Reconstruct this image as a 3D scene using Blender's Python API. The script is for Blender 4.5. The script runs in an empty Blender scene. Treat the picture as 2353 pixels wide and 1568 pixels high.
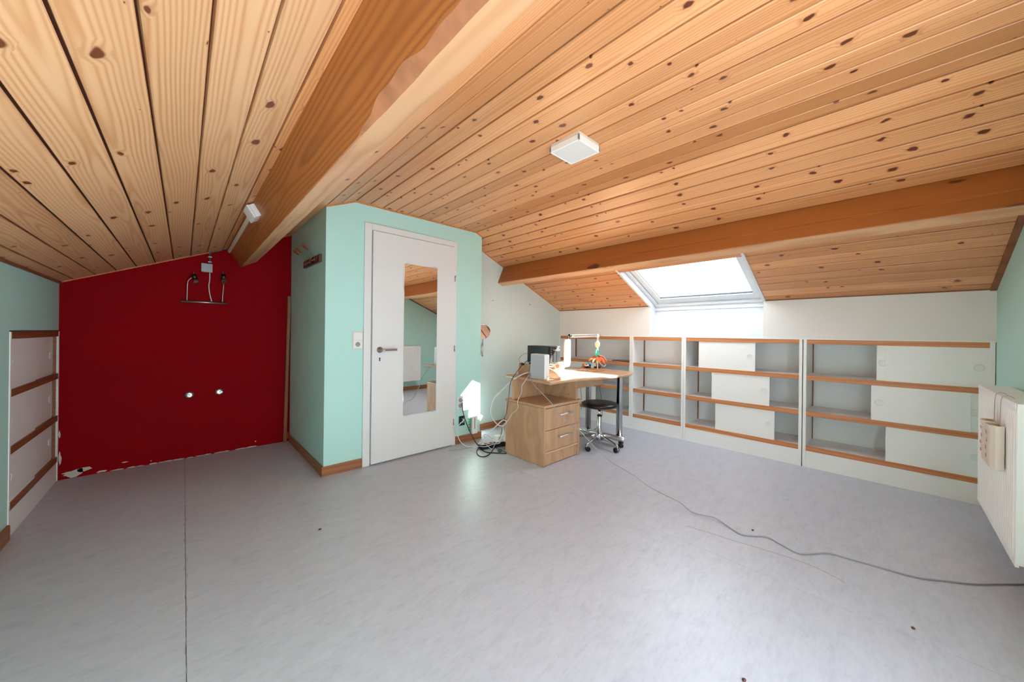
import bpy, bmesh, math, random
from mathutils import Vector, Matrix
random.seed(7)
sc = bpy.context.scene
COL = sc.collection
PI = math.pi

# ------------------------------------------------------------------ camera
YAW, ROLL, FPX, EYE = .7513, .0117, 807.7411, 1.13
_s, _c, _cr, _sr = math.sin(YAW), math.cos(YAW), math.cos(ROLL), math.sin(ROLL)
_R = Vector((_c, -_s, 0)); _U = Vector((0, 0, 1)); _F = Vector((_s, _c, 0))
_X = _R*_cr + _U*_sr; _Y = -_R*_sr + _U*_cr; _Z = -_F
cd = bpy.data.cameras.new('camera'); cam = bpy.data.objects.new('camera', cd); COL.objects.link(cam)
cd.sensor_width = 36; cd.sensor_fit = 'HORIZONTAL'; cd.lens = FPX/2353*36
cd.shift_y = -(784-766.91)/2353; cd.clip_start = .02
cam.matrix_world = Matrix(((_X.x, _Y.x, _Z.x, 0), (_X.y, _Y.y, _Z.y, 0), (_X.z, _Y.z, _Z.z, EYE), (0, 0, 0, 1)))
sc.camera = cam

# ------------------------------------------------------------------ light
w = bpy.data.worlds.new('world'); sc.world = w; w.use_nodes = True
bg = w.node_tree.nodes['Background']; bg.inputs[0].default_value = (.82, .91, 1, 1); bg.inputs[1].default_value = 7.2
sd = bpy.data.lights.new('sun', 'SUN'); sd.energy = 50; sd.angle = .009; sd.color = (1, .96, .9)
sun = bpy.data.objects.new('sun', sd); COL.objects.link(sun)
SUN = Vector((-.965, 1, -.965)).normalized()
sun.rotation_euler = SUN.to_track_quat('-Z', 'Y').to_euler(); sun.location = (6, -1, 5)
vs = sc.view_settings; vs.view_transform = 'Standard'; vs.look = 'None'; vs.exposure = 0.74; vs.gamma = 1; vs.use_curve_mapping = False
sc.cycles.max_bounces = 14; sc.cycles.diffuse_bounces = 10; sc.cycles.glossy_bounces = 4; sc.cycles.transparent_max_bounces = 8
sc.cycles.sample_clamp_indirect = 15; sc.cycles.caustics_reflective = False; sc.cycles.caustics_refractive = False
sc.cycles.use_denoising = True

# ------------------------------------------------------------------ room measures
XL, XK, XB, XB2 = -.677, 3.9588, .804, 2.340
YW, YB, YF, YR = -.492, 2.997, 3.232, 4.200
C1, C2 = 1.025, 2.259
ML, ZL = .4286, 1.474
ZF = ZL + ML*(C1-XL)
MR = (ZF-1.4663)/(XK-C2)
TL, TR = math.atan(ML), math.atan(MR)
def ceil_z(x):
    return ZL+ML*(x-XL) if x < C1 else ZF if x < C2 else ZF-MR*(x-C2)
NR = Vector((math.sin(TR), 0, math.cos(TR))); DR = Vector((math.cos(TR), 0, -math.sin(TR)))
def SR(u, v, ww):                      # point on the right roof slope: u down the slope, v along the room, w outwards
    return Vector((XK, 0, 1.4663)) + DR*u + Vector((0, v, 0)) + NR*ww
SKY_V0, SKY_V1, SKY_U0, SKY_U1 = .80, 1.89, -.83, .136

# ------------------------------------------------------------------ materials
def srgb(r, g, b):
    f = lambda c: (c/255/12.92) if c/255 <= .04045 else ((c/255+.055)/1.055)**2.4
    return (f(r), f(g), f(b), 1)
class NT:
    def __init__(s, name):
        s.m = bpy.data.materials.new(name); s.m.use_nodes = True; s.t = s.m.node_tree
        s.b = s.t.nodes['Principled BSDF']; s.o = s.t.nodes['Material Output']
    def n(s, typ, **kw):
        x = s.t.nodes.new(typ)
        for k, v in kw.items():
            if isinstance(k, str) and hasattr(x, k) and not k.startswith('i_'): setattr(x, k, v)
        return x
    def l(s, a, b): s.t.links.new(a, b)
    def val(s, sock, v):
        if hasattr(v, 'is_linked') or hasattr(v, 'links'): s.l(v, sock)
        else: sock.default_value = v
    def math(s, op, a, b=0.0, c=0.0, clamp=False):
        x = s.n('ShaderNodeMath'); x.operation = op; x.use_clamp = clamp
        s.val(x.inputs[0], a); s.val(x.inputs[1], b); s.val(x.inputs[2], c); return x.outputs[0]
    def mix(s, f, a, b, typ='MIX'):
        x = s.n('ShaderNodeMix'); x.data_type = 'RGBA'; x.blend_type = typ
        s.val(x.inputs[0], f); s.val(x.inputs[6], a); s.val(x.inputs[7], b); return x.outputs[2]
    def noise(s, vec, scale, detail=2, rough=.5, dist=0):
        x = s.n('ShaderNodeTexNoise'); x.inputs['Scale'].default_value = scale; x.inputs['Detail'].default_value = detail
        x.inputs['Roughness'].default_value = rough; x.inputs['Distortion'].default_value = dist
        if vec is not None: s.l(vec, x.inputs['Vector'])
        return x.outputs['Fac']
    def ramp(s, f, pts):
        x = s.n('ShaderNodeValToRGB'); e = x.color_ramp.elements
        while len(e) < len(pts): e.new(.5)
        for i, (p, c) in enumerate(pts): e[i].position = p; e[i].color = c
        s.l(f, x.inputs[0]); return x.outputs[0]
    def coord(s, scale=(1, 1, 1), rnd=0, which='Object'):
        tc = s.n('ShaderNodeTexCoord'); mp = s.n('ShaderNodeVectorMath'); mp.operation = 'MULTIPLY'
        s.l(tc.outputs[which], mp.inputs[0]); mp.inputs[1].default_value = scale
        if not rnd: return mp.outputs[0]
        oi = s.n('ShaderNodeObjectInfo'); m = s.math('MULTIPLY', oi.outputs['Random'], rnd)
        cb = s.n('ShaderNodeCombineXYZ'); s.l(m, cb.inputs[1]); s.l(m, cb.inputs[2])
        ad = s.n('ShaderNodeVectorMath'); ad.operation = 'ADD'; s.l(mp.outputs[0], ad.inputs[0]); s.l(cb.outputs[0], ad.inputs[1])
        return ad.outputs[0]
    def bump(s, h, strength=.2, dist=.002):
        x = s.n('ShaderNodeBump'); x.inputs['Strength'].default_value = strength; x.inputs['Distance'].default_value = dist
        s.l(h, x.inputs['Height']); s.l(x.outputs[0], s.b.inputs['Normal'])
def plain(name, col, rough=.5, metal=0.0, spec=.5, var=.03, vscale=6, bump=0.0, bscale=200):
    N = NT(name); N.b.inputs['Roughness'].default_value = rough; N.b.inputs['Metallic'].default_value = metal
    N.b.inputs['Specular IOR Level'].default_value = spec
    c = N.coord()
    f = N.noise(c, vscale, 3)
    lo = tuple(x*(1-var) for x in col[:3])+(1,); hi = tuple(min(1, x*(1+var)) for x in col[:3])+(1,)
    N.l(N.mix(f, lo, hi), N.b.inputs['Base Color'])
    if bump: N.bump(N.noise(c, bscale, 2), bump, .001)
    return N.m
def wood(name, light, dark, knot=None, axis='y', gf=110, amp=11, rough=.45, knots=(7, 3.6), rmax=.12, seed=37, tint=.12, coat=0.0, grain=.55, low=(4.0, .9)):
    """sawn board: growth rings cut lengthways, knots with a halo"""
    N = NT(name); N.b.inputs['Roughness'].default_value = rough; N.b.inputs['Specular IOR Level'].default_value = .45
    tc = N.n('ShaderNodeTexCoord'); sp = N.n('ShaderNodeSeparateXYZ'); N.l(tc.outputs['Object'], sp.inputs[0])
    X, Y, Z = sp.outputs
    if axis == 'y': a, l, t = X, Y, Z
    elif axis == 'z': a, l, t = N.math('ADD', X, N.math('MULTIPLY', Y, .9)), Z, Y
    elif axis == 'x': a, l, t = N.math('ADD', Y, Z), X, Z
    elif axis == 'yz': a, l, t = N.math('ADD', Z, N.math('MULTIPLY', X, .6)), Y, X
    oi = N.n('ShaderNodeObjectInfo'); rnd = N.math('MULTIPLY', oi.outputs['Random'], seed)
    def vec(sa, sl, off=0.0):
        c = N.n('ShaderNodeCombineXYZ'); N.l(N.math('MULTIPLY', a, sa), c.inputs[0])
        N.l(N.math('ADD', N.math('MULTIPLY', l, sl), rnd), c.inputs[1]); N.l(N.math('ADD', rnd, off), c.inputs[2]); return c.outputs[0]
    lowf = N.noise(vec(*low), 1, 2, .5)
    fine = N.noise(vec(260, 3.2), 1, 3, .6)
    tone = N.noise(vec(9, .35, 3.1), 1, 1)
    a0 = N.math('SUBTRACT', a, N.math('MULTIPLY', N.math('SUBTRACT', N.math('FRACT', N.math('MULTIPLY', oi.outputs['Random'], 17.3)), .5), .13))
    rad = N.math('SQRT', N.math('ADD', N.math('MULTIPLY', a0, a0), .0006))
    ph = N.math('ADD', N.math('MULTIPLY', rad, gf), N.math('MULTIPLY', lowf, amp*3))
    if knot is not None:
        vv0 = vec(knots[0], knots[1], 9.7); wob = N.n('ShaderNodeTexNoise'); wob.inputs['Scale'].default_value = 4.5; wob.inputs['Detail'].default_value = 1; N.l(vv0, wob.inputs['Vector'])
        va = N.n('ShaderNodeVectorMath'); va.operation = 'MULTIPLY_ADD'; N.l(wob.outputs['Color'], va.inputs[0]); va.inputs[1].default_value = (.16, .16, 0); N.l(vv0, va.inputs[2]); vv = va.outputs[0]
        vo = N.n('ShaderNodeTexVoronoi'); vo.voronoi_dimensions = '2D'; vo.inputs['Scale'].default_value = 1; vo.inputs['Randomness'].default_value = 1; N.l(vv, vo.inputs['Vector'])
        d = vo.outputs['Distance']; sc_ = N.n('ShaderNodeSeparateColor'); N.l(vo.outputs['Color'], sc_.inputs[0])
        rk = N.math('MULTIPLY', N.math('POWER', sc_.outputs[0], 2.2), rmax)
        q = N.math('DIVIDE', d, N.math('ADD', rk, .0001))
        kn = N.math('SUBTRACT', 1.0, N.math('MULTIPLY', N.math('SUBTRACT', q, .75), 2.6), clamp=True)
        halo = N.math('SUBTRACT', 1.0, N.math('MULTIPLY', q, .42), clamp=True)
        ph = N.math('ADD', ph, N.math('MULTIPLY', halo, 9.0))
    g = N.math('ADD', N.math('MULTIPLY', N.math('SINE', ph), .5), .5)
    g = N.math('MULTIPLY', N.math('POWER', g, 1.8), N.math('ADD', .35, N.math('MULTIPLY', N.noise(vec(14, 1.1, 5.5), 1, 2), 1.3)))
    g = N.math('ADD', N.math('MULTIPLY', g, grain), N.math('MULTIPLY', fine, .35), clamp=True)
    col = N.mix(g, light, dark)
    tn = N.mix(N.math('ADD', tone, N.math('MULTIPLY', N.math('SUBTRACT', oi.outputs['Random'], .5), .8)), (1-tint, 1-tint*1.3, 1-tint*1.7, 1), (1+tint*.4, 1+tint*.4, 1+tint*.4, 1))
    col = N.mix(1.0, col, tn, 'MULTIPLY')
    if knot is not None:
        col = N.mix(N.math('MULTIPLY', N.math('POWER', halo, 2.0), .75), col, tuple(x*.62+y*.38 for x, y in zip(dark, knot)))
        col = N.mix(kn, col, knot)
    N.l(col, N.b.inputs['Base Color'])
    if coat: N.b.inputs['Coat Weight'].default_value = coat; N.b.inputs['Coat Roughness'].default_value = .25
    N.bump(g, .12, .001)
    return N.m
M = {}
M['pine'] = wood('pine_board', srgb(232, 172, 120), srgb(196, 120, 68), srgb(100, 44, 22), gf=560, amp=9, rough=.38, coat=.25, knots=(9, 6.5), rmax=.125, grain=.42, tint=.26, low=(3.0, .6))
M['pine_left'] = wood('pine_board_left', srgb(226, 180, 138), srgb(188, 126, 78), srgb(110, 58, 32), gf=620, amp=14, rough=.42, knots=(8, 4.5), rmax=.11, grain=.5, tint=.16, low=(3.5, .8))
M['groove'] = plain('pine_groove', srgb(70, 32, 14), .85)
M['beam'] = wood('beam_wood', srgb(180, 108, 52), srgb(140, 76, 32), srgb(96, 50, 24), axis='yz', gf=900, amp=18, rough=.5, knots=(3.2, 1.5), rmax=.10, grain=.6, low=(2.2, .6))  # darker than the underside: partly its own tone, partly painted-in shade
M['beam_pale'] = wood('beam_wood_pale', srgb(214, 168, 126), srgb(186, 130, 88), srgb(96, 50, 24), axis='y', gf=90, amp=9, rough=.5, knots=(3.2, 1.6), rmax=.09)
M['bark'] = plain('bark_edge', srgb(170, 110, 75), .8, var=.35, vscale=22, bump=.6, bscale=60)
M['beech'] = wood('beech_edge', srgb(210, 142, 92), srgb(186, 112, 64), axis='yz', gf=200, amp=5, rough=.4, low=(6, 1.4))
M['brownstrip'] = wood('brown_strip', srgb(150, 92, 56), srgb(118, 68, 40), axis='yz', gf=200, amp=5, rough=.5)
M['skirt'] = wood('skirting_wood', srgb(168, 112, 76), srgb(136, 84, 54), axis='x', gf=160, amp=6, rough=.4)
M['skirt_y'] = wood('skirting_wood_y', srgb(168, 112, 76), srgb(136, 84, 54), axis='yz', gf=160, amp=6, rough=.4)
M['maple'] = wood('desk_maple', srgb(202, 164, 130), srgb(172, 130, 96), axis='z', gf=36, amp=10, rough=.38, tint=.07, grain=.4, low=(6, 1.6))
M['maple_top'] = wood('desk_maple_top', srgb(202, 164, 130), srgb(176, 134, 100), axis='x', gf=36, amp=10, rough=.35, tint=.07, grain=.4, low=(6, 1.6))
M['maple_edge'] = plain('desk_edge', srgb(204, 166, 132), .35)
M['postwood'] = wood('batten_wood', srgb(150, 98, 58), srgb(120, 74, 42), axis='z', gf=160, amp=5)
def paint(name, col, rough=.65, var=.03, bump=.25, spec=.3):
    N = NT(name); N.b.inputs['Roughness'].default_value = rough; N.b.inputs['Specular IOR Level'].default_value = spec
    c = N.coord(); f = N.noise(c, 1.7, 4, .6)
    lo = tuple(x*(1-var) for x in col[:3])+(1,); hi = tuple(min(1, x*(1+var)) for x in col[:3])+(1,)
    N.l(N.mix(f, lo, hi), N.b.inputs['Base Color']); N.bump(N.noise(c, 140, 3, .6), bump, .0012)
    return N.m
M['aqua'] = paint('paint_aqua', srgb(184, 226, 219), var=.05)
M['aqua_pale'] = paint('paint_pale_aqua', srgb(204, 222, 222), var=.05)
M['white_wall'] = paint('paint_white', srgb(232, 229, 225), var=.02)
M['niche'] = paint('paint_white_dimmed', srgb(198, 203, 208), var=.02)  # white wall paint darkened to offset the strong sky light on the niche
M['red'] = paint('paint_red', srgb(142, 2, 14), rough=.75, var=.15, spec=.08)
M['plaster'] = paint('bare_plaster', srgb(205, 198, 188), var=.1, bump=.8)
M['lacquer'] = plain('white_lacquer', srgb(240, 240, 238), .35, var=.01)
M['melamine'] = plain('white_melamine', srgb(232, 232, 232), .45, var=.015)
M['door'] = plain('door_white', srgb(224, 224, 224), .4, var=.01)
M['enamel'] = plain('radiator_enamel', srgb(242, 242, 240), .3, var=.01)
M['pvc'] = plain('white_plastic', srgb(232, 232, 230), .3, var=.01)
M['pvcframe'] = plain('window_frame_white', srgb(214, 217, 220), .3, var=.01)
M['ivory'] = plain('ivory_plastic', srgb(226, 216, 200), .35, var=.01)
M['greyplastic'] = plain('grey_plastic', srgb(150, 156, 158), .4)
M['palegrey'] = plain('pale_grey_plastic', srgb(176, 178, 182), .45, var=.05, vscale=300)
M['black'] = plain('black_plastic', srgb(22, 24, 27), .35)
M['blackfab'] = plain('black_upholstery', srgb(9, 12, 14), .34, bump=.3, bscale=500)
M['rubber'] = plain('black_rubber', srgb(16, 16, 18), .45)
M['chrome'] = plain('chrome', srgb(214, 214, 216), .12, metal=1, var=.0)
M['steel'] = plain('brushed_steel', srgb(176, 176, 174), .3, metal=1, var=.03)
M['alu'] = plain('brushed_aluminium', srgb(222, 223, 228), .42, metal=1, var=.02)
M['darkmetal'] = plain('dark_metal', srgb(70, 66, 58), .35, metal=1)
M['gasket'] = plain('dark_gasket', srgb(70, 74, 80), .5)
M['conduit'] = plain('green_grey_conduit', srgb(66, 92, 94), .5)
M['redplastic'] = plain('red_plastic', srgb(225, 50, 35), .4)
M['greenplastic'] = plain('green_plastic', srgb(80, 170, 120), .5)
M['ceramic'] = plain('cream_ceramic', srgb(214, 204, 190), .35, var=.03)
M['ceramicin'] = plain('unglazed_ceramic', srgb(150, 118, 92), .7)
M['orange'] = plain('orange_felt', srgb(226, 108, 60), .8)
M['petal'] = plain('pale_petal', srgb(240, 214, 190), .7)
M['teal'] = plain('teal_felt', srgb(70, 180, 148), .8)
M['skin'] = plain('beige_bead', srgb(226, 188, 150), .6, var=.1, vscale=60)
M['paper'] = plain('white_paper', srgb(236, 234, 228), .7, var=.01)
M['palediff'] = plain('frosted_diffuser', srgb(222, 218, 214), .5, var=.01)
M['card'] = plain('tan_cardboard', srgb(186, 140, 96), .7)
M['hole'] = plain('dark_hole', srgb(14, 10, 10), .8)
M['brownrack'] = plain('dark_brown_wood', srgb(92, 50, 34), .4, var=.15, vscale=30)
M['copper'] = plain('orange_metal', srgb(214, 130, 70), .3, metal=.6)
M['ledblue'] = plain('blue_print', srgb(80, 180, 220), .4)
M['gold'] = plain('gold_stripe', srgb(190, 160, 110), .4)
M['cablegrey'] = plain('grey_cable', srgb(150, 152, 156), .45)
M['cablewhite'] = plain('white_cable', srgb(222, 222, 222), .4)
M['cableblack'] = plain('black_cable', srgb(30, 30, 33), .45)
N = NT('mirror_silver'); N.b.inputs['Metallic'].default_value = 1; N.b.inputs['Roughness'].default_value = .01; N.b.inputs['Base Color'].default_value = (.88, .9, .89, 1); M['mirror'] = N.m
# window glass: clear pane with a faint reflection
N = NT('window_glass'); tb = N.n('ShaderNodeBsdfTransparent'); tb.inputs[0].default_value = (.97, .98, .98, 1); gb = N.n('ShaderNodeBsdfGlossy'); gb.inputs['Roughness'].default_value = .02
mx = N.n('ShaderNodeMixShader'); mx.inputs[0].default_value = .05; N.l(tb.outputs[0], mx.inputs[1]); N.l(gb.outputs[0], mx.inputs[2]); N.l(mx.outputs[0], N.o.inputs[0]); M['glass'] = N.m
# marbled linoleum
N = NT('linoleum'); N.b.inputs['Roughness'].default_value = .36; N.b.inputs['Specular IOR Level'].default_value = .5
c = N.coord((3.2, 9, 1)); f1 = N.noise(c, 2.2, 5, .65, .6); c2 = N.coord((14, 40, 1)); f2 = N.noise(c2, 1.6, 4, .7); f3 = N.noise(N.coord(), 1.1, 2)
f = N.math('ADD', N.math('MULTIPLY', f1, .5), N.math('MULTIPLY', f2, .5))
col = N.ramp(f, [(.3, srgb(170, 174, 186)), (.5, srgb(188, 192, 204)), (.72, srgb(198, 202, 212))])
col = N.mix(N.math('MULTIPLY', f3, .25), col, srgb(177, 180, 190)); N.l(col, N.b.inputs['Base Color'])
rr = N.math('ADD', .31, N.math('MULTIPLY', f2, .12)); N.l(rr, N.b.inputs['Roughness']); N.bump(f2, .08, .001); M['lino'] = N.m

M['scuff'] = plain('floor_scuff', srgb(166, 162, 164), .5)

# ------------------------------------------------------------------ mesh helpers
WORLD = {}
class MB:
    def __init__(s): s.v = []; s.f = []; s.sm = []; s.mi = []
    def add(s, vs, fs, smooth=False, mi=0):
        o = len(s.v); s.v += [Vector(x) for x in vs]
        for f in fs: s.f.append([i+o for i in f]); s.sm.append(smooth); s.mi.append(mi)
        return s
    def box(s, x0, x1, y0, y1, z0, z1, mi=0):
        x0, x1 = sorted((x0, x1)); y0, y1 = sorted((y0, y1)); z0, z1 = sorted((z0, z1))
        v = [(x, y, z) for z in (z0, z1) for y in (y0, y1) for x in (x0, x1)]
        return s.add(v, [(0, 2, 3, 1), (4, 5, 7, 6), (0, 1, 5, 4), (2, 6, 7, 3), (0, 4, 6, 2), (1, 3, 7, 5)], mi=mi)
    def hexa(s, p, mi=0):   # 8 points ordered like box
        return s.add(p, [(0, 2, 3, 1), (4, 5, 7, 6), (0, 1, 5, 4), (2, 6, 7, 3), (0, 4, 6, 2), (1, 3, 7, 5)], mi=mi)
    def slope(s, u0, u1, v0, v1, w0, w1, mi=0):   # box laid in the right roof slope
        return s.hexa([SR(u, v, ww) for ww in (w0, w1) for v in (v0, v1) for u in (u0, u1)], mi)
    def prism(s, poly, axis, a, b, smooth=False, mi=0):
        def P(p, t):
            return (t, p[0], p[1]) if axis == 'x' else (p[0], t, p[1]) if axis == 'y' else (p[0], p[1], t)
        n = len(poly); v = [P(p, a) for p in poly]+[P(p, b) for p in poly]
        s.add(v, [tuple(range(n))[::-1], tuple(range(n, 2*n))], mi=mi)
        o = len(s.v)-2*n
        for i in range(n):
            j = (i+1) % n; s.f.append([o+i, o+j, o+n+j, o+n+i]); s.sm.append(smooth); s.mi.append(mi)
        return s
    def rings(s, rs, cap=True, smooth=True, mi=0, closed=False):
        n = len(rs[0]); o = len(s.v)
        for r in rs: s.v += [Vector(p) for p in r]
        m = len(rs)
        for k in range(m if closed else m-1):
            k2 = (k+1) % m
            for i in range(n):
                j = (i+1) % n; s.f.append([o+k*n+i, o+k*n+j, o+k2*n+j, o+k2*n+i]); s.sm.append(smooth); s.mi.append(mi)
        if cap and not closed:
            s.f.append([o+i for i in range(n)][::-1]); s.sm.append(False); s.mi.append(mi)
            s.f.append([o+(m-1)*n+i for i in range(n)]); s.sm.append(False); s.mi.append(mi)
        return s
    def cyl(s, p0, p1, r0, r1=None, n=20, mi=0):
        r1 = r0 if r1 is None else r1
        return s.lathe([(r0, 0), (r1, (Vector(p1)-Vector(p0)).length)], p0, Vector(p1)-Vector(p0), n, mi)
    def lathe(s, prof, c, d=(0, 0, 1), n=24, mi=0, sx=1.0):
        d = Vector(d).normalized(); c = Vector(c)
        a = d.orthogonal().normalized() if abs(d.z) < .999 else Vector((1, 0, 0)); b = d.cross(a)
        return s.rings([[c+d*h+a*(r*sx*math.cos(2*PI*i/n))+b*(r*math.sin(2*PI*i/n)) for i in range(n)] for r, h in prof], mi=mi)
    def tube(s, pts, r, n=8, smoothpath=True, mi=0, taper=None):
        pts = [Vector(p) for p in pts]
        if smoothpath and len(pts) > 2:
            out = []
            for i in range(len(pts)-1):
                p0 = pts[max(i-1, 0)]; p1 = pts[i]; p2 = pts[i+1]; p3 = pts[min(i+2, len(pts)-1)]
                for k in range(5):
                    t = k/5
                    out.append(.5*((2*p1)+(p2-p0)*t+(2*p0-5*p1+4*p2-p3)*t*t+(-p0+3*p1-3*p2+p3)*t**3))
            out.append(pts[-1]); pts = out
        rs = []; prev = None
        for i, p in enumerate(pts):
            d = (pts[min(i+1, len(pts)-1)]-pts[max(i-1, 0)])
            if d.length < 1e-9: continue
            d.normalize()
            a = d.orthogonal().normalized() if prev is None else (prev-d*prev.dot(d)).normalized()
            prev = a; b = d.cross(a)
            rr = r if taper is None else r+(taper-r)*i/(len(pts)-1)
            rs.append([p+a*rr*math.cos(2*PI*k/n)+b*rr*math.sin(2*PI*k/n) for k in range(n)])
        return s.rings(rs, mi=mi)
    def torus(s, c, d, R, r, n=28, m=8, mi=0, sx=1.0):
        d = Vector(d).normalized(); c = Vector(c); a = d.orthogonal().normalized() if abs(d.z) < .999 else Vector((1, 0, 0)); b = d.cross(a)
        rs = []
        for i in range(n):
            t = 2*PI*i/n; e = a*math.cos(t)*sx+b*math.sin(t)
            rs.append([c+e*(R+r*math.cos(2*PI*k/m))+d*r*math.sin(2*PI*k/m) for k in range(m)])
        return s.rings(rs, closed=True, mi=mi)
    def rot(s, c, ang, start=0):   # turn about a vertical axis
        c = Vector(c); m = Matrix.Rotation(ang, 3, 'Z')
        for i in range(start, len(s.v)): s.v[i] = m @ (s.v[i]-c)+c
        return s
def obj(mb, name, mat, parent=None, bevel=0.0, origin=None, seg=2):
    org = Vector(WORLD.get(parent.name, (0, 0, 0))) if parent else Vector(origin if origin is not None else (0, 0, 0))
    me = bpy.data.meshes.new(name); me.from_pydata([tuple(v-org) for v in mb.v], [], mb.f); me.update()
    me.polygons.foreach_set('use_smooth', mb.sm)
    mats = mat if isinstance(mat, (list, tuple)) else [mat]
    for m_ in mats: me.materials.append(M[m_])
    if len(mats) > 1: me.polygons.foreach_set('material_index', mb.mi)
    bm = bmesh.new(); bm.from_mesh(me); bmesh.ops.recalc_face_normals(bm, faces=bm.faces); bm.to_mesh(me); bm.free()
    o = bpy.data.objects.new(name, me); COL.objects.link(o)
    if parent: o.parent = parent
    else: o.location = org
    WORLD[o.name] = org
    if bevel:
        b = o.modifiers.new('bevel', 'BEVEL'); b.width = bevel; b.segments = seg; b.limit_method = 'ANGLE'; b.angle_limit = math.radians(40)
    return o
def tag(o, label, cat, group=None):
    o['label'] = label; o['category'] = cat
    if group: o['group'] = group
    return o
def thing(name, label, cat, loc, group=None):
    o = bpy.data.objects.new(name, None); COL.objects.link(o); o.location = loc; o.empty_display_size = .05
    WORLD[o.name] = Vector(loc); return tag(o, label, cat, group)
def struct(mb, name, mat, parent=None, origin=None, bevel=0):
    o = obj(mb, name, mat, parent, bevel=bevel, origin=origin)
    if parent is None: o['kind'] = 'structure'
    return o

# ------------------------------------------------------------------ floor
fl = struct(MB().box(XL-.6, XK+.6, YW-.1, YR+.1, -.12, -.006), 'floor', 'gasket')
for i, (a, b) in enumerate([(XL-.02, .0152), (.0170, 2.0188), (2.0205, XK+.02)]):
    obj(MB().box(a, b, YW-.02, YR+.02, -.006, 0), 'linoleum_sheet', 'lino', fl)
b_ = MB()     # glue smear and grit along the left seam
for i in range(46):
    y = .3+i*.084+random.uniform(-.03, .03); x = .016+random.uniform(-.006, .006)
    b_.add([(x-.0015, y, .0006), (x+.0015, y+.004, .0006), (x+.002, y+random.uniform(.02, .06), .0006), (x-.001, y+.03, .0006)], [(0, 1, 2, 3)])
sm_ = MB(); sp = [(2.186, 0.813, 0.0008), (2.213, 0.697, 0.0008), (2.224, 0.601, 0.0008), (2.253, 0.455, 0.0008), (2.276, 0.322, 0.0008), (2.273, 0.227, 0.0008), (2.254, 0.166, 0.0008), (2.234, 0.126, 0.0008)]
for p, q in zip(sp[:-1], sp[1:]):
    sm_.add([(p[0]-.004, p[1], .0006), (p[0]+.004, p[1], .0006), (q[0]+.004, q[1], .0006), (q[0]-.004, q[1], .0006)], [(0, 1, 2, 3)])
obj(sm_, 'scuff_mark', 'scuff', fl)
sg = obj(b_, 'seam_grit', 'greyplastic', fl); sg['kind'] = 'stuff'

# ------------------------------------------------------------------ walls
def gable(xa, xb, y0, y1, name, mat, zlo=-.02, lift=.03, **kw):
    xs = sorted(set([xa, xb]+[c for c in (C1, C2) if xa < c < xb]))
    poly = [(xa, zlo), (xb, zlo)]+[(x, ceil_z(x)+lift) for x in reversed(xs)]
    return struct(MB().prism(poly, 'y', y0, y1), name, mat, **kw)
wall_red = gable(XL-.1, XB+.0, YR, YR+.1, 'wall_back', 'red')
wall_red['label'] = 'dark red gable wall of the alcove'
gable(XB, XB+.001+.09, YB+.09, YR+.1, 'wall_alcove_side', 'aqua')
wf = gable(XB, XB2, YB, YB+.09, 'wall_front', 'aqua')
gable(XB2-.09, XB2, YB+.09, YF+.1, 'wall_return', 'aqua_pale')
gable(XB2, XK+.6, YF, YF+.1, 'wall_far', 'aqua_pale')
GX0, GX1, GZ0, GZ1 = .20, 1.50, .30, 1.78
wr = MB()
for xa, xb in ((XL-.1, GX0), (GX1, XK+.6)):
    xs = sorted(set([xa, xb]+[c_ for c_ in (C1, C2) if xa < c_ < xb]))
    wr.prism([(xa, -.02), (xb, -.02)]+[(x, ceil_z(x)+.03) for x in reversed(xs)], 'y', YW-.1, YW)
wr.box(GX0, GX1, YW-.1, YW, -.02, GZ0)
wr.prism([(GX0, GZ1), (GX1, GZ1), (GX1, ceil_z(GX1)+.03), (C1, ZF+.03), (GX0, ceil_z(GX0)+.03)], 'y', YW-.1, YW)
struct(wr, 'wall_right', 'aqua')
# left knee wall with the opening of the built-in cupboard
wl = MB().box(XL-.1, XL, YW, 3.19, -.02, 1.52).box(XL-.1, XL, 3.19, YR, 1.116, 1.52)
struct(wl, 'wall_left', 'aqua')
# window side knee wall above the shelves, with the sloping niche below the window
ww = MB().box(XK, XK+.2, YW, SKY_V0, 1.112, 1.50).box(XK, XK+.2, SKY_V1, YF, 1.112, 1.50)
wwin = struct(ww, 'wall_window', 'white_wall')
ww = MB()
ww.add([(XK+.001, SKY_V0, 1.112), (XK+.001, SKY_V1, 1.112), (4.107, SKY_V0, 1.468), (4.107, SKY_V1, 1.468), (XK+.25, SKY_V0, 1.112), (XK+.25, SKY_V1, 1.112), (XK+.25, SKY_V0, 1.49), (XK+.25, SKY_V1, 1.49)],
       [(0, 1, 3, 2), (4, 6, 7, 5), (0, 2, 6, 4), (1, 5, 7, 3), (2, 3, 7, 6), (0, 4, 5, 1)])
obj(ww, 'niche_panel', 'niche', wwin)

# outer shell behind the built-in shelves
struct(MB().box(XK+.5, XK+.6, YW-.1, YF+.1, -.02, 1.6), 'wall_outer', 'plaster')
struct(MB().box(XL-.56, XL-.46, 3.0, YR+.1, -.02, 1.6).box(XL-.56, XL-.05, 3.0, 3.18, -.02, 1.2), 'wall_outer_left', 'plaster')
struct(MB().box(XL-.5, XL-.09, 3.05, YR+.05, 1.13, 1.2), 'trim_7', 'plaster')
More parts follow.
